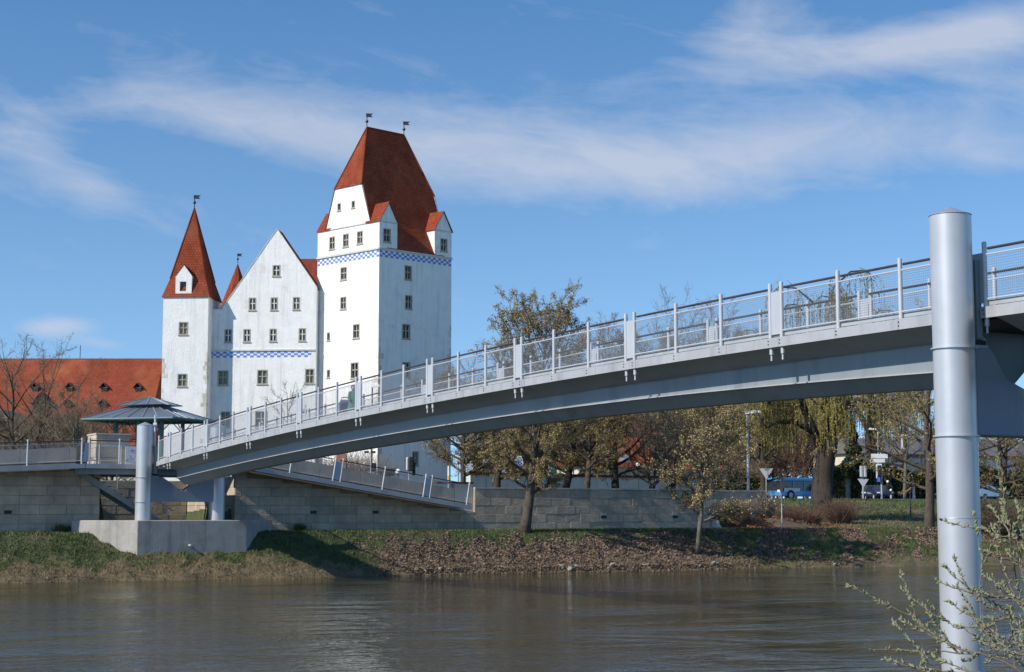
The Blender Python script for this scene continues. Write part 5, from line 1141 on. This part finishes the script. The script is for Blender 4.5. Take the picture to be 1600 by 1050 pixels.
# ------------------------------------------------------------------ background buildings
def low_building():
    a, b = at(1338, 190, 8), at(1660, 205, 8); d = Vector((b.x - a.x, b.y - a.y)); pl = Plane((a.x, a.y), d, (0, -1)); L = d.length
    t = thing('low_workshop', (a.x + 10, a.y + 5, 3.9), 'long low building with grey sheet roof and peeling painted bays', 'building')
    ze, zr, zw = pl.sz(1340, 708)[1], pl.sz(1340, 682)[1], 3.9
    MB().hexa(slab(pl, 0, L, zw, ze, -8, -.3)).build('wall', M['cream'], t)
    m = MB(); m.hexa([pl.P(-.5, ze, .4), pl.P(L, ze, .4), pl.P(L, ze, -8.5), pl.P(-.5, ze, -8.5), pl.P(-.5, zr, -3.6), pl.P(L, zr, -3.6), pl.P(L, zr, -4.4), pl.P(-.5, zr, -4.4)]); m.build('roof', M['grey_roof'], t)
    MB().hexa(slab(pl, -.3, L, ze - .32, ze - .02, -.29, .1)).build('eaves_board', M['brown_render'], t)
    zb = pl.sz(1340, 731)[1]; i = 0; s = .4
    cols = ['white', 'white', 'brown_render', 'cream', 'brown_render', 'white', 'cream', 'white']
    while s < L - 2.4:
        MB().hexa(slab(pl, s, s + 2.0, zb, ze - .5, -.28, -.12)).build('shutter', M[cols[i % 8]], t)
        MB().hexa(slab(pl, s + 2.06, s + 2.36, zb, ze - .4, -.28, .02)).build('pilaster', M['cream'], t)
        MB().hexa(slab(pl, s + .35, s + 1.6, zb + .5, ze - 1.0, -.118, -.1)).build('window', M['white' if i % 3 == 2 else 'grey_roof'], t); s += 2.5; i += 1
low_building()
def garden_house():
    a, b = at(905, 150, 6), at(1150, 166, 6); d = Vector((b.x - a.x, b.y - a.y)); pl = Plane((a.x, a.y), d, (0, -1)); L = d.length; ze, zr = pl.sz(1040, 732)[1], pl.sz(1040, 722)[1]
    t = thing('cream_outbuilding', (a.x + 6, a.y + 3, 3.9), 'cream outbuilding with a shallow red roof behind the trees', 'building')
    MB().hexa(slab(pl, 0, L, 3.8, ze, -6, 0)).build('wall', M['cream'], t); m = MB(); m.hexa([pl.P(-.4, ze, .4), pl.P(L + .4, ze, .4), pl.P(L + .4, ze, -6.4), pl.P(-.4, ze, -6.4), pl.P(-.4, zr, -2.6), pl.P(L + .4, zr, -2.6), pl.P(L + .4, zr, -3.2), pl.P(-.4, zr, -3.2)]); shade_uv(m.build('roof', M['tile_old'], t))
    a, b = at(735, 120, 6), at(1128, 138, 6); d = Vector((b.x - a.x, b.y - a.y)); pl = Plane((a.x, a.y), d, (0, -1)); L = d.length; zt_ = pl.sz(900, 745)[1]
    t = thing('garden_wall', (a.x + 8, a.y, 3.9), 'pale rendered garden wall with red tile coping behind the bank trees', 'wall', kind='thing')
    MB().hexa(slab(pl, 0, L, 3.8, zt_, -.4, 0)).build('wall', M['cream'], t); s = 0
    while s < L: MB().hexa(slab(pl, s + .01, min(s + 1.6, L) - .01, zt_ + .002, zt_ + .2, -.55, .15)).build('coping_tile', M['tile_old'], t); s += 1.6
    # red roofed house
    g = W(985, 683, 178); t = thing('red_roofed_house', (g.x, 180, 4), 'house with a bright red roof glimpsed through the trees', 'house'); ze = W(985, 728, 172).z; x0, x1 = W(950, 700, 175).x, W(1020, 700, 175).x
    m = MB(); m.hexa([(x0, 172, ze), (x1, 172, ze), (x1, 186, ze), (x0, 186, ze), (x0 + .5, 178.9, g.z), (x1 - .5, 178.9, g.z), (x1 - .5, 179.1, g.z), (x0 + .5, 179.1, g.z)]); shade_uv(m.build('roof', M['tile_long'], t)); MB().box(x0 + .3, x1 - .3, 172.6, 185.4, 3.9, ze).build('wall', M['cream'], t)
    q = W(975, 720, 174); MB().box(q.x - .5, q.x + .5, 172.9, 175, q.z - .6, q.z + .6).build('dormer', M['zinc'], t)
    # narrow white building beside the tower
    x0, x1 = W(734, 700, 172).x, W(747, 700, 172).x; zt_ = W(740, 652, 172).z; t = thing('white_gatehouse', ((x0 + x1) / 2, 174, 4), 'narrow white gatehouse wall between the tower and the trees', 'building')
    MB().box(x0, x1, 172, 178, 3.9, zt_).build('wall', M['plaster'], t); m = MB(); m.hexa([(x0 - .3, 171.7, zt_), (x1 + .3, 171.7, zt_), (x1 + .3, 178.3, zt_), (x0 - .3, 178.3, zt_), (x0 + .3, 174.9, zt_ + 1), (x1 - .3, 174.9, zt_ + 1), (x1 - .3, 175.1, zt_ + 1), (x0 + .3, 175.1, zt_ + 1)]); shade_uv(m.build('roof', M['tile'], t))
    MB().box(x0 + .3, x1 - .3, 171.95, 171.99, 4.0, 6.4).build('door', M['sooty'], t)
garden_house()

# ------------------------------------------------------------------ street furniture, vehicles, people
UP = Vector((0, 0, 1))
def pole_thing(name, label, cat, p, h, r=.05, pm='pole', group=None):
    t = thing(name, p, label, cat, group); MB().lathe(p, [(r * 1.3, -.2), (r, .4), (r * .8, h)], 8).build('pole', M[pm], t, True); return t
def street_lamp(label, px, Y, ytop, arm=1.0, pm='pole', z=None):
    p = spot(px, Y); h = W(px, ytop, Y).z - p.z; t = pole_thing('street_lamp', label, 'lamp', p, h, .09, pm)
    m = MB(); q = p + UP * h; m.hexa([q + Vector((-.1, -.16, -.05)), q + Vector((arm, -.2, .06)), q + Vector((arm, .2, .06)), q + Vector((-.1, .16, -.05)), q + Vector((-.1, -.12, .13)), q + Vector((arm * .9, -.12, .24)), q + Vector((arm * .9, .12, .24)), q + Vector((-.1, .12, .13))]); m.build('lamp_head', M['white'], t)
street_lamp('tall white street lamp behind the end of the stone wall', 1170, 104, 646, .85, 'rail'); street_lamp('distant grey street lamp above the low building', 1374, 168, 672, -.9)
street_lamp('small dark angled lamp seen through the railing before the castle', 580, 150, 605, .7, 'darkpole')
for px, Y, yt, lb in ((759, 98, 722, 'globe lamp on a thin post behind the wall, nearest the ramp'), (998, 106, 727, 'globe lamp on a thin post behind the wall near the red roof'), (622, 112, 737, 'low globe lamp behind the sloping parapet')):
    p = spot(px, Y); h = W(px, yt, Y).z - p.z; t = pole_thing('globe_lamp', lb, 'lamp', p, h - .15, .035, 'darkpole'); MB().ball(p + UP * h, .19, 10).build('globe', M['white'], t, True); MB().lathe(p + UP * (h - .24), [(.05, 0), (.09, .07)], 8).build('collar', M['darkpole'], t)
def signal_head(t, c, d=1, border=True):
    if border: MB().box(c.x - .26, c.x + .26, c.y + .02, c.y + .05, c.z - .6, c.z + .6).build('backboard', M['white'], t, bevel=.06)
    h = MB().box(c.x - .15, c.x + .15, c.y - .2, c.y + .015, c.z - .48, c.z + .48).build('housing', M['sooty'], t, bevel=.03)
    for i, k in enumerate(('red', 'yellow', 'green_coat')): MB().lathe(c + Vector((0, 0, .3 - .3 * i)), [(.001, 0), (.11, .0)], 10, False); m = MB(); q = c + Vector((0, -.21, .3 - .3 * i)); m.tube([q, q + Vector((0, -.12, .0))], .115, 10); m.build('visor', M['sooty'], h)
def tri_sign(t, c, s=.48):
    MB().sweep([[c + Vector((-s, dy, s * .55)), c + Vector((s, dy, s * .55)), c + Vector((0, dy, -s * 1.0))] for dy in (-.02, .02)]).build('sign_plate', M['sign_back'], t)
p = spot(1349, 138); h = W(1349, 728, 138).z - p.z; t = pole_thing('traffic_light', 'traffic light seen from behind with a triangular sign on its pole', 'traffic light', p, h, .07)
for s_ in (-.16, .16): MB().box(p.x + s_ - .12, p.x + s_ + .12, p.y - .3, p.y - .08, p.z + h - .95, p.z + h).build('housing', M['sign_back'], t, bevel=.05)
tri_sign(t, p + Vector((0, -.12, h - 1.35)))
p = spot(1378, 137); h = W(1378, 706, 137).z - p.z; t = pole_thing('traffic_light', 'traffic light with white bordered black head and a white board on top', 'traffic light', p, h, .08)
signal_head(t, p + Vector((-.2, -.15, W(1375, 736, 137).z - p.z))); q = p + UP * (W(1378, 715, 137).z - p.z); MB().box(q.x - .85, q.x + .55, q.y - .12, q.y - .09, q.z - .05, q.z + .32).build('direction_board', M['white'], t); MB().box(q.x - .95, q.x + .3, q.y - .12, q.y - .09, q.z - .42, q.z - .1).build('direction_board', M['white'], t)
q = p + UP * (W(1376, 748, 137).z - p.z); MB().lathe(Vector((q.x - .2, q.y - .12, q.z)), [(.2, -.25), (.2, .25)], 4).build('blue_sign', M['blue'], t)
p = spot(1455, 136); t = thing('overhead_signal', p, 'traffic light hanging from a mast arm behind the bare tree', 'traffic light'); h = W(1450, 684, 136).z - p.z
MB().lathe(p, [(.11, -.2), (.07, h)], 8).build('mast', M['pole'], t, True); e = W(1413, 690, 136); MB().tube([p + UP * h, Vector((e.x - .4, e.y, p.z + h + .1))], .05, 6).build('arm', M['pole'], t); signal_head(t, Vector((e.x, e.y - .1, e.z)))
for px, Y, yt, lb in ((1198, 108, 738, 'back of a triangular give way sign above the stone wall'),):
    p = spot(px, Y); h = W(px, yt, Y).z - p.z; t = pole_thing('give_way_sign', lb, 'sign', p, h + .3, .04); tri_sign(t, p + Vector((0, -.08, h)), .46)
p = B(-.7, onu(1222, 824, -.7)[0], 1.95); t = thing('marker_post', p, 'thin pale post with a dark red and violet top beside the path', 'post'); h = W(1222, 748, p.y).z - p.z
MB().lathe(p, [(.04, -.2), (.036, h * .5)], 8).build('pole', M['kerb'], t, True); MB().lathe(p, [(.037, h * .5), (.037, h * .72)], 8).build('violet_band', M['denim'], t); MB().lathe(p, [(.037, h * .72), (.037, h)], 8).build('red_band', M['tile_old'], t)
p = spot(1423, 112); t = pole_thing('black_post', 'slim black post standing on the grass slope', 'post', p, W(1423, 740, 112).z - p.z, .05, 'darkpole')
p = spot(1428, 139); t = pole_thing('roadside_column', 'short grey roadside column beside the hedge', 'post', p, W(1428, 757, 139).z - p.z, .12, 'pole')
p = spot(1112, 104); t = thing('banner_board', p, 'red and white banner board with a cross pattern behind the wall', 'banner'); c = W(1112, 757, 104); hx, hz = .36, .34
MB().box(c.x - hx, c.x + hx, c.y, c.y + .04, c.z - hz, c.z + hz).build('board', M['white'], t); MB().box(c.x - .07, c.x + .07, c.y - .012, c.y - .004, c.z - hz, c.z + hz).build('red_stripe', M['red'], t); MB().box(c.x - hx, c.x + hx, c.y - .022, c.y - .014, c.z - .09, c.z + .05).build('red_stripe', M['red'], t)
for s_ in (-1, 1): MB().tube([Vector((c.x + s_ * hx, c.y + .05, p.z - .1)), Vector((c.x + s_ * hx, c.y + .05, c.z + hz))], .03, 6).build('leg', M['darkpole'], t)
p = spot(811, 92); t = thing('crest_sign', p, 'small blue and white crest sign left of the tall olive tree trunk', 'sign'); c = W(811, 724, 92); MB().tube([p, c], .03, 6).build('pole', M['pole'], t)
m = MB(); pts = [(-.2, .28), (.2, .28), (.24, .0), (.14, -.22), (0, -.34), (-.14, -.22), (-.24, .0)]; m.sweep([[c + Vector((x, dy, z)) for x, z in pts] for dy in (-.05, -.02)]); m.build('shield', M['white'], t)
m = MB()
for i in range(4):
    for j in range(5):
        if (i + j) % 2: m.box(c.x - .17 + i * .085, c.x - .085 + i * .085, c.y - .062, c.y - .053, c.z - .2 + j * .085, c.z - .115 + j * .085)
m.build('blue_lozenges', M['blue'], t); MB().box(c.x - .14, c.x + .14, c.y - .05, c.y - .02, c.z + .3, c.z + .42).build('crown_plate', M['white'], t)
p = spot(858, 104); t = pole_thing('advert_column', 'grey green cabinet with a pale pole behind the wall', 'cabinet', p, W(858, 712, 104).z - p.z, .05, 'rail'); MB().box(p.x + .08, p.x + .5, p.y - .2, p.y + .2, p.z, p.z + 1.9).build('cabinet', M['teal'], t)
# junction behind the ramp
p = spot(579, 110); h = W(579, 690, 110).z - p.z; t = pole_thing('floodlight_pole', 'thin pole with a pair of black floodlights before the tower', 'lamp', p, h, .04)
q = W(579, 708, 110)
for s_ in (-.26, .18): MB().hexa([Vector((q.x + s_ - .15 + dx, q.y - .1 + dy, q.z + dz)) for dx, dy, dz in ((0, 0, 0), (.3, 0, 0), (.3, .2, 0), (0, .2, 0), (0, .0, .14), (.3, .0, .14), (.3, .2, .14), (0, .2, .14))]).build('floodlight', M['sooty'], t)
p = spot(639, 108); h = W(639, 718, 108).z - p.z; t = pole_thing('traffic_light', 'pair of black and white traffic lights above the sloping parapet', 'traffic light', p, h, .05); q = p + UP * (h - .3); signal_head(t, q + Vector((.16, -.1, 0)), border=False); MB().box(q.x - .2, q.x - .02, q.y - .2, q.y, q.z - .45, q.z + .45).build('housing', M['sign_back'], t, bevel=.08); MB().box(q.x + .2, q.x + .42, q.y - .1, q.y + .1, q.z - .75, q.z + .1).build('housing', M['sooty'], t, bevel=.03)
p = spot(583, 112); h = W(583, 728, 112).z - p.z; t = pole_thing('pedestrian_signal', 'small dark pedestrian signal over the top of the ramp', 'traffic light', p, h, .04); MB().box(p.x - .14, p.x + .2, p.y - .15, p.y + .05, p.z + h - .35, p.z + h + .2).build('housing', M['sooty'], t, bevel=.03)
p = spot(608, 113); t = thing('dark_sign_box', p, 'dark brown sign box behind the handrail of the ramp', 'sign'); c = W(608, 737, 113); MB().box(c.x - .38, c.x + .38, c.y, c.y + .2, c.z - .3, c.z + .22).build('box', M['wood'], t, bevel=.03); MB().tube([p, c], .05, 6).build('leg', M['darkpole'], t)
p = spot(701, 94); h = W(701, 728, 94).z - p.z; t = thing('banded_post', p, 'white post with a yellow band beside the ramp foot', 'post'); MB().lathe(p, [(.05, -.3), (.05, h * .45)], 8).build('shaft', M['pole'], t); MB().lathe(p, [(.07, h * .45), (.07, h * .62)], 8).build('yellow_band', M['yellow'], t); MB().lathe(p, [(.07, h * .62), (.06, h)], 8).build('white_top', M['white'], t)
p = spot(716, 96); h = W(716, 716, 96).z - p.z; t = pole_thing('camera_pole', 'pole carrying a white street sign and box beside the twin stemmed tree', 'sign', p, h, .05); q = p + UP * h; MB().box(q.x - .45, q.x + .05, q.y - .1, q.y - .06, q.z - .06, q.z + .06).build('street_sign', M['white'], t); MB().box(q.x - .12, q.x + .12, q.y - .12, q.y + .12, q.z - .22, q.z + .12).build('box', M['white'], t)
w_ = W(505, 705, 118); p = spot(503, 118); t = thing('brick_stub', p, 'ochre brick stub behind the sloping parapet', 'pillar'); q = W(533, 715, 116); MB().box(q.x - .35, q.x + .35, 116, 116.6, 3.9, q.z + .3).build('post', M['brown_render'], t)

def car(label, p, rz, paint, scale=1.0):
    t = thing('parked_car', p, label, 'car', local=True); t.rotation_euler = (0, 0, rz); t.scale = (scale,) * 3
    prof = [(-2.1, .35), (2.05, .35), (2.15, .55), (2.1, .78), (1.1, .92), (.45, 1.38), (-1.0, 1.42), (-1.75, .98), (-2.12, .9)]
    m = MB(); m.sweep([[Vector((x, y * (1 if z < .95 else .86), z)) for x, z in prof] for y in (-.84, -.8, .8, .84)]); o = m.build('body', M[paint], t, True, 30, bevel=.05)
    for s_ in (-1, 1):
        for (a, b) in ((-.95, -.12), (-.06, .62)): MB().add([(a - .25 * (a < -.5), s_ * .80, .98), (b + .25 * (b > .5), s_ * .80, .98), (b, s_ * .74, 1.33), (a, s_ * .74, 1.33)], [(0, 1, 2, 3)]).build('side_window', M['win_glass'], t)
        for x in (-1.35, 1.35):
            w = MB().tube([Vector((x, s_ * .62, .31)), Vector((x, s_ * .86, .31))], .31, 14).build('wheel', M['tyre'], t); MB().tube([Vector((x, s_ * .861, .31)), Vector((x, s_ * .875, .31))], .19, 10).build('rim', M['rail'], w)
        MB().box(2.06, 2.13, s_ * .62 - .16, s_ * .62 + .16, .62, .76).build('headlight', M['white'], t); MB().box(-2.15, -2.1, s_ * .66 - .12, s_ * .66 + .12, .66, .84).build('tail_light', M['red'], t)
    MB().add([(1.05, -.66, .96), (1.05, .66, .96), (.5, .6, 1.35), (.5, -.6, 1.35)], [(0, 1, 2, 3)]).build('windscreen', M['win_glass'], t); MB().add([(-1.72, -.66, 1.02), (-1.72, .66, 1.02), (-1.08, .6, 1.38), (-1.08, -.6, 1.38)], [(3, 2, 1, 0)]).build('rear_window', M['win_glass'], t)
def road(px, Y): p = at(px, Y, 3.905); return p
car('dark blue car waiting behind the traffic light pole', road(1362, 146), ANG_V - 2.3, 'car_blue'); car('black car beside the motorcyclist', road(1373, 143), ANG_V - 2.0, 'car_blue', .95); car('silver car just right of the big silver pillar', road(1541, 146), ANG_V + .2, 'car_silver')
def bus():
    p = road(1243, 143); t = thing('city_bus', p, 'light blue bus half hidden by the willow trunk', 'bus', local=True); t.rotation_euler = (0, 0, ANG_V + .12); L, Wd, Hh = 5.6, 2.3, W(1250, 747, 143).z - 3.9
    x0, x1, y = -L / 2, L / 2, Wd / 2
    MB().box(x0, x1, -y, y, .35, Hh * .42).build('lower_body', M['bus_blue'], t, bevel=.06); MB().box(x0, x1, -y, y, Hh * .84, Hh).build('roof', M['bus_blue'], t, bevel=.08)
    MB().box(x0 + .06, x1 - .06, -y + .05, y - .05, Hh * .421, Hh * .839).build('glazing', M['win_glass'], t)
    for x in np.linspace(x0, x1 - .12, 5): MB().box(x, x + .12, -y - .003, -y + .045, Hh * .422, Hh * .838).build('window_pillar', M['bus_blue'], t)
    for x in (x0 + 1.1, x1 - 1.2): w = MB().tube([Vector((x, -y - .02, .45)), Vector((x, -y + .3, .45))], .45, 14).build('wheel', M['tyre'], t); MB().tube([Vector((x, -y - .035, .45)), Vector((x, -y - .021, .45))], .25, 10).build('rim', M['rail'], w)
    for s_ in (-.8, .8): MB().box(x0 - .03, x0 + .01, s_ - .15, s_ + .15, .7, .9).build('headlight', M['white'], t)
    MB().box(x0 + .3, x0 + 2.2, -y - .012, -y - .004, .75, 1.05).build('white_stripe', M['white'], t)
bus()

def skin_body(name, joints, edges, radii, mt, parent, root=0, lv=2):
    me = bpy.data.meshes.new(name); me.from_pydata(joints, edges, []); o = link(name, me, parent); me.materials.append(mt)
    md = o.modifiers.new('skin', 'SKIN'); md.use_smooth_shade = True
    for i, r in enumerate(radii): d = me.skin_vertices[0].data[i]; d.radius = (r, r) if not isinstance(r, tuple) else r; d.use_root = (i == root)
    o.modifiers.new('sub', 'SUBSURF').levels = lv; o.modifiers['sub'].render_levels = lv; return o
def person(name, label, p, rz, sc, coat, legs, hair, flare=True, helmet=False, sit=False):
    t = thing(name, p, label, 'person', local=True); t.rotation_euler = (0, 0, rz); t.scale = (sc,) * 3
    J = [(0, 0, .95), (0, 0, 1.15), (0, .01, 1.38), (0, .01, 1.5), (0, .02, 1.62), (.17, 0, 1.4), (.24, -.05, 1.14), (.24, -.2, .95), (-.17, 0, 1.4), (-.24, -.05, 1.14), (-.24, -.2, .95), (.09, 0, .88), (.1, -.02, .48), (.1, .02, .08), (.1, -.12, .04), (-.09, 0, .88), (-.1, .03, .48), (-.1, .05, .08), (-.1, -.09, .04)]
    if sit: J[11:] = [(.1, 0, .88), (.16, -.38, .86), (.16, -.3, .45), (.16, -.42, .42), (-.1, 0, .88), (-.16, -.38, .86), (-.16, -.3, .45), (-.16, -.42, .42)]; J[6], J[7], J[9], J[10] = (.27, -.25, 1.2), (.25, -.52, 1.12), (-.27, -.25, 1.2), (-.25, -.52, 1.12)
    E = [(0, 1), (1, 2), (2, 3), (3, 4), (2, 5), (5, 6), (6, 7), (2, 8), (8, 9), (9, 10), (0, 11), (11, 12), (12, 13), (13, 14), (0, 15), (15, 16), (16, 17), (17, 18)]
    Rr = [.14, .13, .14, .055, .095, .065, .05, .035, .065, .05, .035, .085, .06, .045, .04, .085, .06, .045, .04]
    body = skin_body('body', J, E, Rr, M[legs], t); m = MB()
    if flare:
        m.lathe((0, 0, 0), [(.30, .52), (.25, .8), (.2, 1.1), (.19, 1.34), (.1, 1.46)], 14); m.build('coat', M[coat], t, True)
        for s_ in (-1, 1): MB().tube([Vector((.15 * s_, 0, 1.4)), Vector((.25 * s_, -.05, 1.14)), Vector((.245 * s_, -.17, .99))], [.085, .075, .06], 10).build('sleeve', M[coat], t, True)
    else: m.lathe((0, 0, 0), [(.19, .9), (.185, 1.1), (.21, 1.36), (.1, 1.47)], 14); m.build('jacket', M[coat], t, True)
    MB().ball((0, .0, 1.63), .105, 10, 1.15).build('head', M['skin'], t, True)
    MB().ball((0, .025, 1.66), .125 if helmet else .115, 10, 1.05).build('helmet' if helmet else 'hair', M[hair], t, True); MB().ball((0, -.105, 1.62), .018, 6).build('nose', M['skin'], t)
    return t
u0 = uv_of(at(548, 60, 5)); 
def bridge_u(px):
    v, best = VC + .2, None
    for i in range(0, 520):
        u = i * .1; q = B(u, v, zt(u)); x = 800 + FPX * q.x / (q.y * CP + (q.z - EYE) * SP)
        if best is None or abs(x - px) < best[0]: best = (abs(x - px), u)
    return best[1]
ub = bridge_u(552); person('person', 'small person in a flared green coat standing on the bridge', B(ub, VC + .2, zt(ub)), ANG_U + math.pi * .5, .74, 'green_coat', 'denim', 'wood')
def pushchair():
    u = bridge_u(537); p = B(u, VC + .15, zt(u)); t = thing('pushchair', p, 'blue and white pushchair on the bridge beside the person in green', 'pushchair', local=True); t.rotation_euler = (0, 0, ANG_U)
    for x in (-.28, .28):
        for y in (-.2, .2): MB().tube([Vector((x, y - .02, .12)), Vector((x, y + .02, .12))], .12, 12).build('wheel', M['tyre'], t)
    for y in (-.2, .2): MB().tube([Vector((-.28, y, .12)), Vector((.3, y, .75)), Vector((.45, y, .92))], .014, 6).build('frame', M['rail'], t); MB().tube([Vector((.28, y, .12)), Vector((-.1, y, .55))], .014, 6).build('frame', M['rail'], t)
    MB().tube([Vector((.45, -.2, .92)), Vector((.45, .2, .92))], .018, 6).build('handle', M['black'], t); MB().sweep([[Vector((x, y, z)) for x, z in ((-.35, .3), (.1, .25), (.28, .7), (.22, .74), (.05, .4), (-.33, .42))] for y in (-.18, .18)]).build('seat', M['denim'], t)
    MB().sweep([[Vector((.2 - .22 * math.cos(a), y, .66 + .22 * math.sin(a))) for a in (0, .5, 1.0, 1.6, 2.2)] for y in (-.19, .19)]).build('hood', M['white_panel'], t)
pushchair()
def motorcycle():
    p = road(1388, 141.5); rz = ANG_V - 1.9; t = thing('motorcycle', p, 'black motorcycle waiting at the lights', 'motorcycle', local=True); t.rotation_euler = (0, 0, rz)
    for x in (-.7, .72): w = MB().tube([Vector((x, -.06, .31)), Vector((x, .06, .31))], .31, 16).build('wheel', M['tyre'], t); MB().tube([Vector((x, -.065, .31)), Vector((x, .065, .31))], .17, 10).build('rim', M['rail'], w)
    MB().sweep([[Vector((x, y, z)) for x, z in ((-.45, .35), (.35, .32), (.55, .6), (.5, .92), (.1, .98), (-.15, .78), (-.75, .82), (-.8, .7))] for y in (-.15, .15)]).build('body', M['sooty'], t, bevel=.04); MB().tube([Vector((.72, .1, .31)), Vector((.48, .1, 1.0))], .03, 6).build('fork', M['rail'], t); MB().tube([Vector((.42, -.34, 1.05)), Vector((.48, 0, 1.02)), Vector((.42, .34, 1.05))], .02, 6).build('handlebar', M['iron'], t); MB().ball((.62, 0, .86), .11, 8).build('headlight', M['white'], t)
    person('person', 'motorcyclist in black with a white helmet at the lights', p + Vector((0, 0, -.02)), rz + math.pi / 2, .98, 'sooty', 'sooty', 'white', flare=False, helmet=True, sit=True)
motorcycle()

# ------------------------------------------------------------------ budding willow shrub on the near bank, in front of the big pillar
def near_shrub():
    rng = np.random.default_rng(12); root = at(1760, 6.4, .9); t = thing('near_willow_shrub', root, 'thin willow twigs with pale green buds before the big silver pillar', 'shrub')
    A, Bq, ra, rb, buds, bd = [], [], [], [], [], []
    def px_pt(x, y, d): return np.array(W(x, y, d))
    def twig(pts, r, nb, side=3):
        pts = [np.array(q) for q in pts]; P = []
        for i in range(len(pts) - 1):
            p0 = pts[max(i - 1, 0)]; p1, p2 = pts[i], pts[i + 1]; p3 = pts[min(i + 2, len(pts) - 1)]
            for k in range(6): f = k / 6; P.append(.5 * ((2 * p1) + (p2 - p0) * f + (2 * p0 - 5 * p1 + 4 * p2 - p3) * f * f + (3 * p1 - p0 - 3 * p2 + p3) * f ** 3))
        P.append(pts[-1]); P = np.array(P) + rng.normal(0, .0025, (len(P), 3)); n = len(P) - 1; R = np.linspace(r, r * .42, n + 1)
        A.append(P[:-1]); Bq.append(P[1:]); ra.append(R[:-1]); rb.append(R[1:])
        L = np.linalg.norm(P[1:] - P[:-1], axis=1).sum(); m = int(nb * L)
        for k in range(m):
            x = (.12 + .88 * rng.random() ** .6) * n * .999; i = int(x); q = P[i] + (P[i + 1] - P[i]) * (x - i); d = P[i + 1] - P[i]; d = d / (np.linalg.norm(d) + 1e-9); dd = d * .9 + rng.normal(0, .55, 3) + [0, 0, .35]; buds.append(q); bd.append(dd / np.linalg.norm(dd))
        return P
    main = [([(1760, 1200), (1620, 960), (1500, 925), (1432, 900)], 6.2), ([(1740, 1200), (1640, 1000), (1560, 860), (1540, 800), (1560, 770)][:4] + [(1545, 766)], 5.6), ([(1750, 1200), (1610, 1030), (1470, 1015), (1330, 1008)], 5.9), ([(1730, 1180), (1600, 1040), (1510, 985), (1505, 880), (1512, 862)], 6.4),
            ([(1720, 1180), (1560, 1040), (1450, 1000), (1392, 950)], 5.4), ([(1740, 1150), (1650, 960), (1590, 880), (1560, 905)], 6.0), ([(1760, 1100), (1660, 860), (1600, 838), (1530, 832), (1508, 818)], 5.7), ([(1720, 1180), (1610, 1000), (1560, 960), (1480, 975), (1440, 960)], 6.6),
            ([(1700, 1180), (1600, 1080), (1500, 1050), (1420, 1040), (1370, 1030)], 5.2), ([(1750, 1120), (1640, 930), (1600, 860), (1578, 850)], 6.3), ([(1700, 1160), (1630, 1010), (1560, 930), (1535, 905)], 5.8), ([(1720, 1150), (1600, 990), (1540, 1000), (1500, 960)], 6.0)]
    for pts, d in main:
        P = twig([px_pt(x + (28 if x < 1580 else 0), y + (6 if x < 1580 else 0), d + .12 * i) for i, (x, y) in enumerate(pts)], .0042, 40)
        for k in range(5):
            i = int(len(P) * rng.uniform(.35, .95)); q = P[min(i, len(P) - 2)]; dv = P[min(i + 1, len(P) - 1)] - q; dv = dv / (np.linalg.norm(dv) + 1e-9) + rng.normal(0, .55, 3) * [1, .5, 1] + [0, 0, .25]; dv /= np.linalg.norm(dv); L = rng.uniform(.08, .24); twig([q, q + dv * L * .5 + [0, 0, .01], q + dv * L + [0, 0, .03]], .0026, 130)
    for k in range(18):
        a = (rng.uniform(1560, 1680), rng.uniform(960, 1120)); b = (a[0] - rng.uniform(10, 110), a[1] - rng.uniform(10, 110)); d = rng.uniform(5.2, 6.6); twig([px_pt(*a, d), px_pt((a[0] + b[0]) / 2 + rng.uniform(-12, 12), (a[1] + b[1]) / 2, d), px_pt(*b, d + .1)], .003, 95)
    for k in range(7):
        x = rng.uniform(1640, 1760); e = px_pt(x, 1150, rng.uniform(5.6, 6.4)); A.append(np.array(root)[None] + rng.normal(0, .08, (1, 3)) * [1, 1, 0]); Bq.append(e[None]); ra.append(np.array([.014])); rb.append(np.array([.006]))
    v, f = prisms(np.concatenate(A), np.concatenate(Bq), np.concatenate(ra), np.concatenate(rb), 5); link('branches', np_mesh('branches', v, f, M['shrub_twig'], True), t)
    p = np.array(buds); d = np.array(bd); n = len(p); s = rng.uniform(.007, .0135, n)[:, None]; a = unit(np.cross(d, rng.normal(0, 1, (n, 3)))); b = np.cross(d, a); c = p + d * s * .35; w = s * .40
    v = np.stack([p, c + a * w, c + b * w, c - a * w, c - b * w, p + d * s * 1.9], 1).reshape(-1, 3); base = (np.arange(n) * 6)[:, None, None]
    f = (base + np.array([[0, 1, 2], [0, 2, 3], [0, 3, 4], [0, 4, 1], [5, 2, 1], [5, 3, 2], [5, 4, 3], [5, 1, 4]])[None]).reshape(-1, 3); o = link('buds', np_mesh('buds', v, f, M['catkin'], True), t); o['kind'] = 'stuff'
near_shrub()
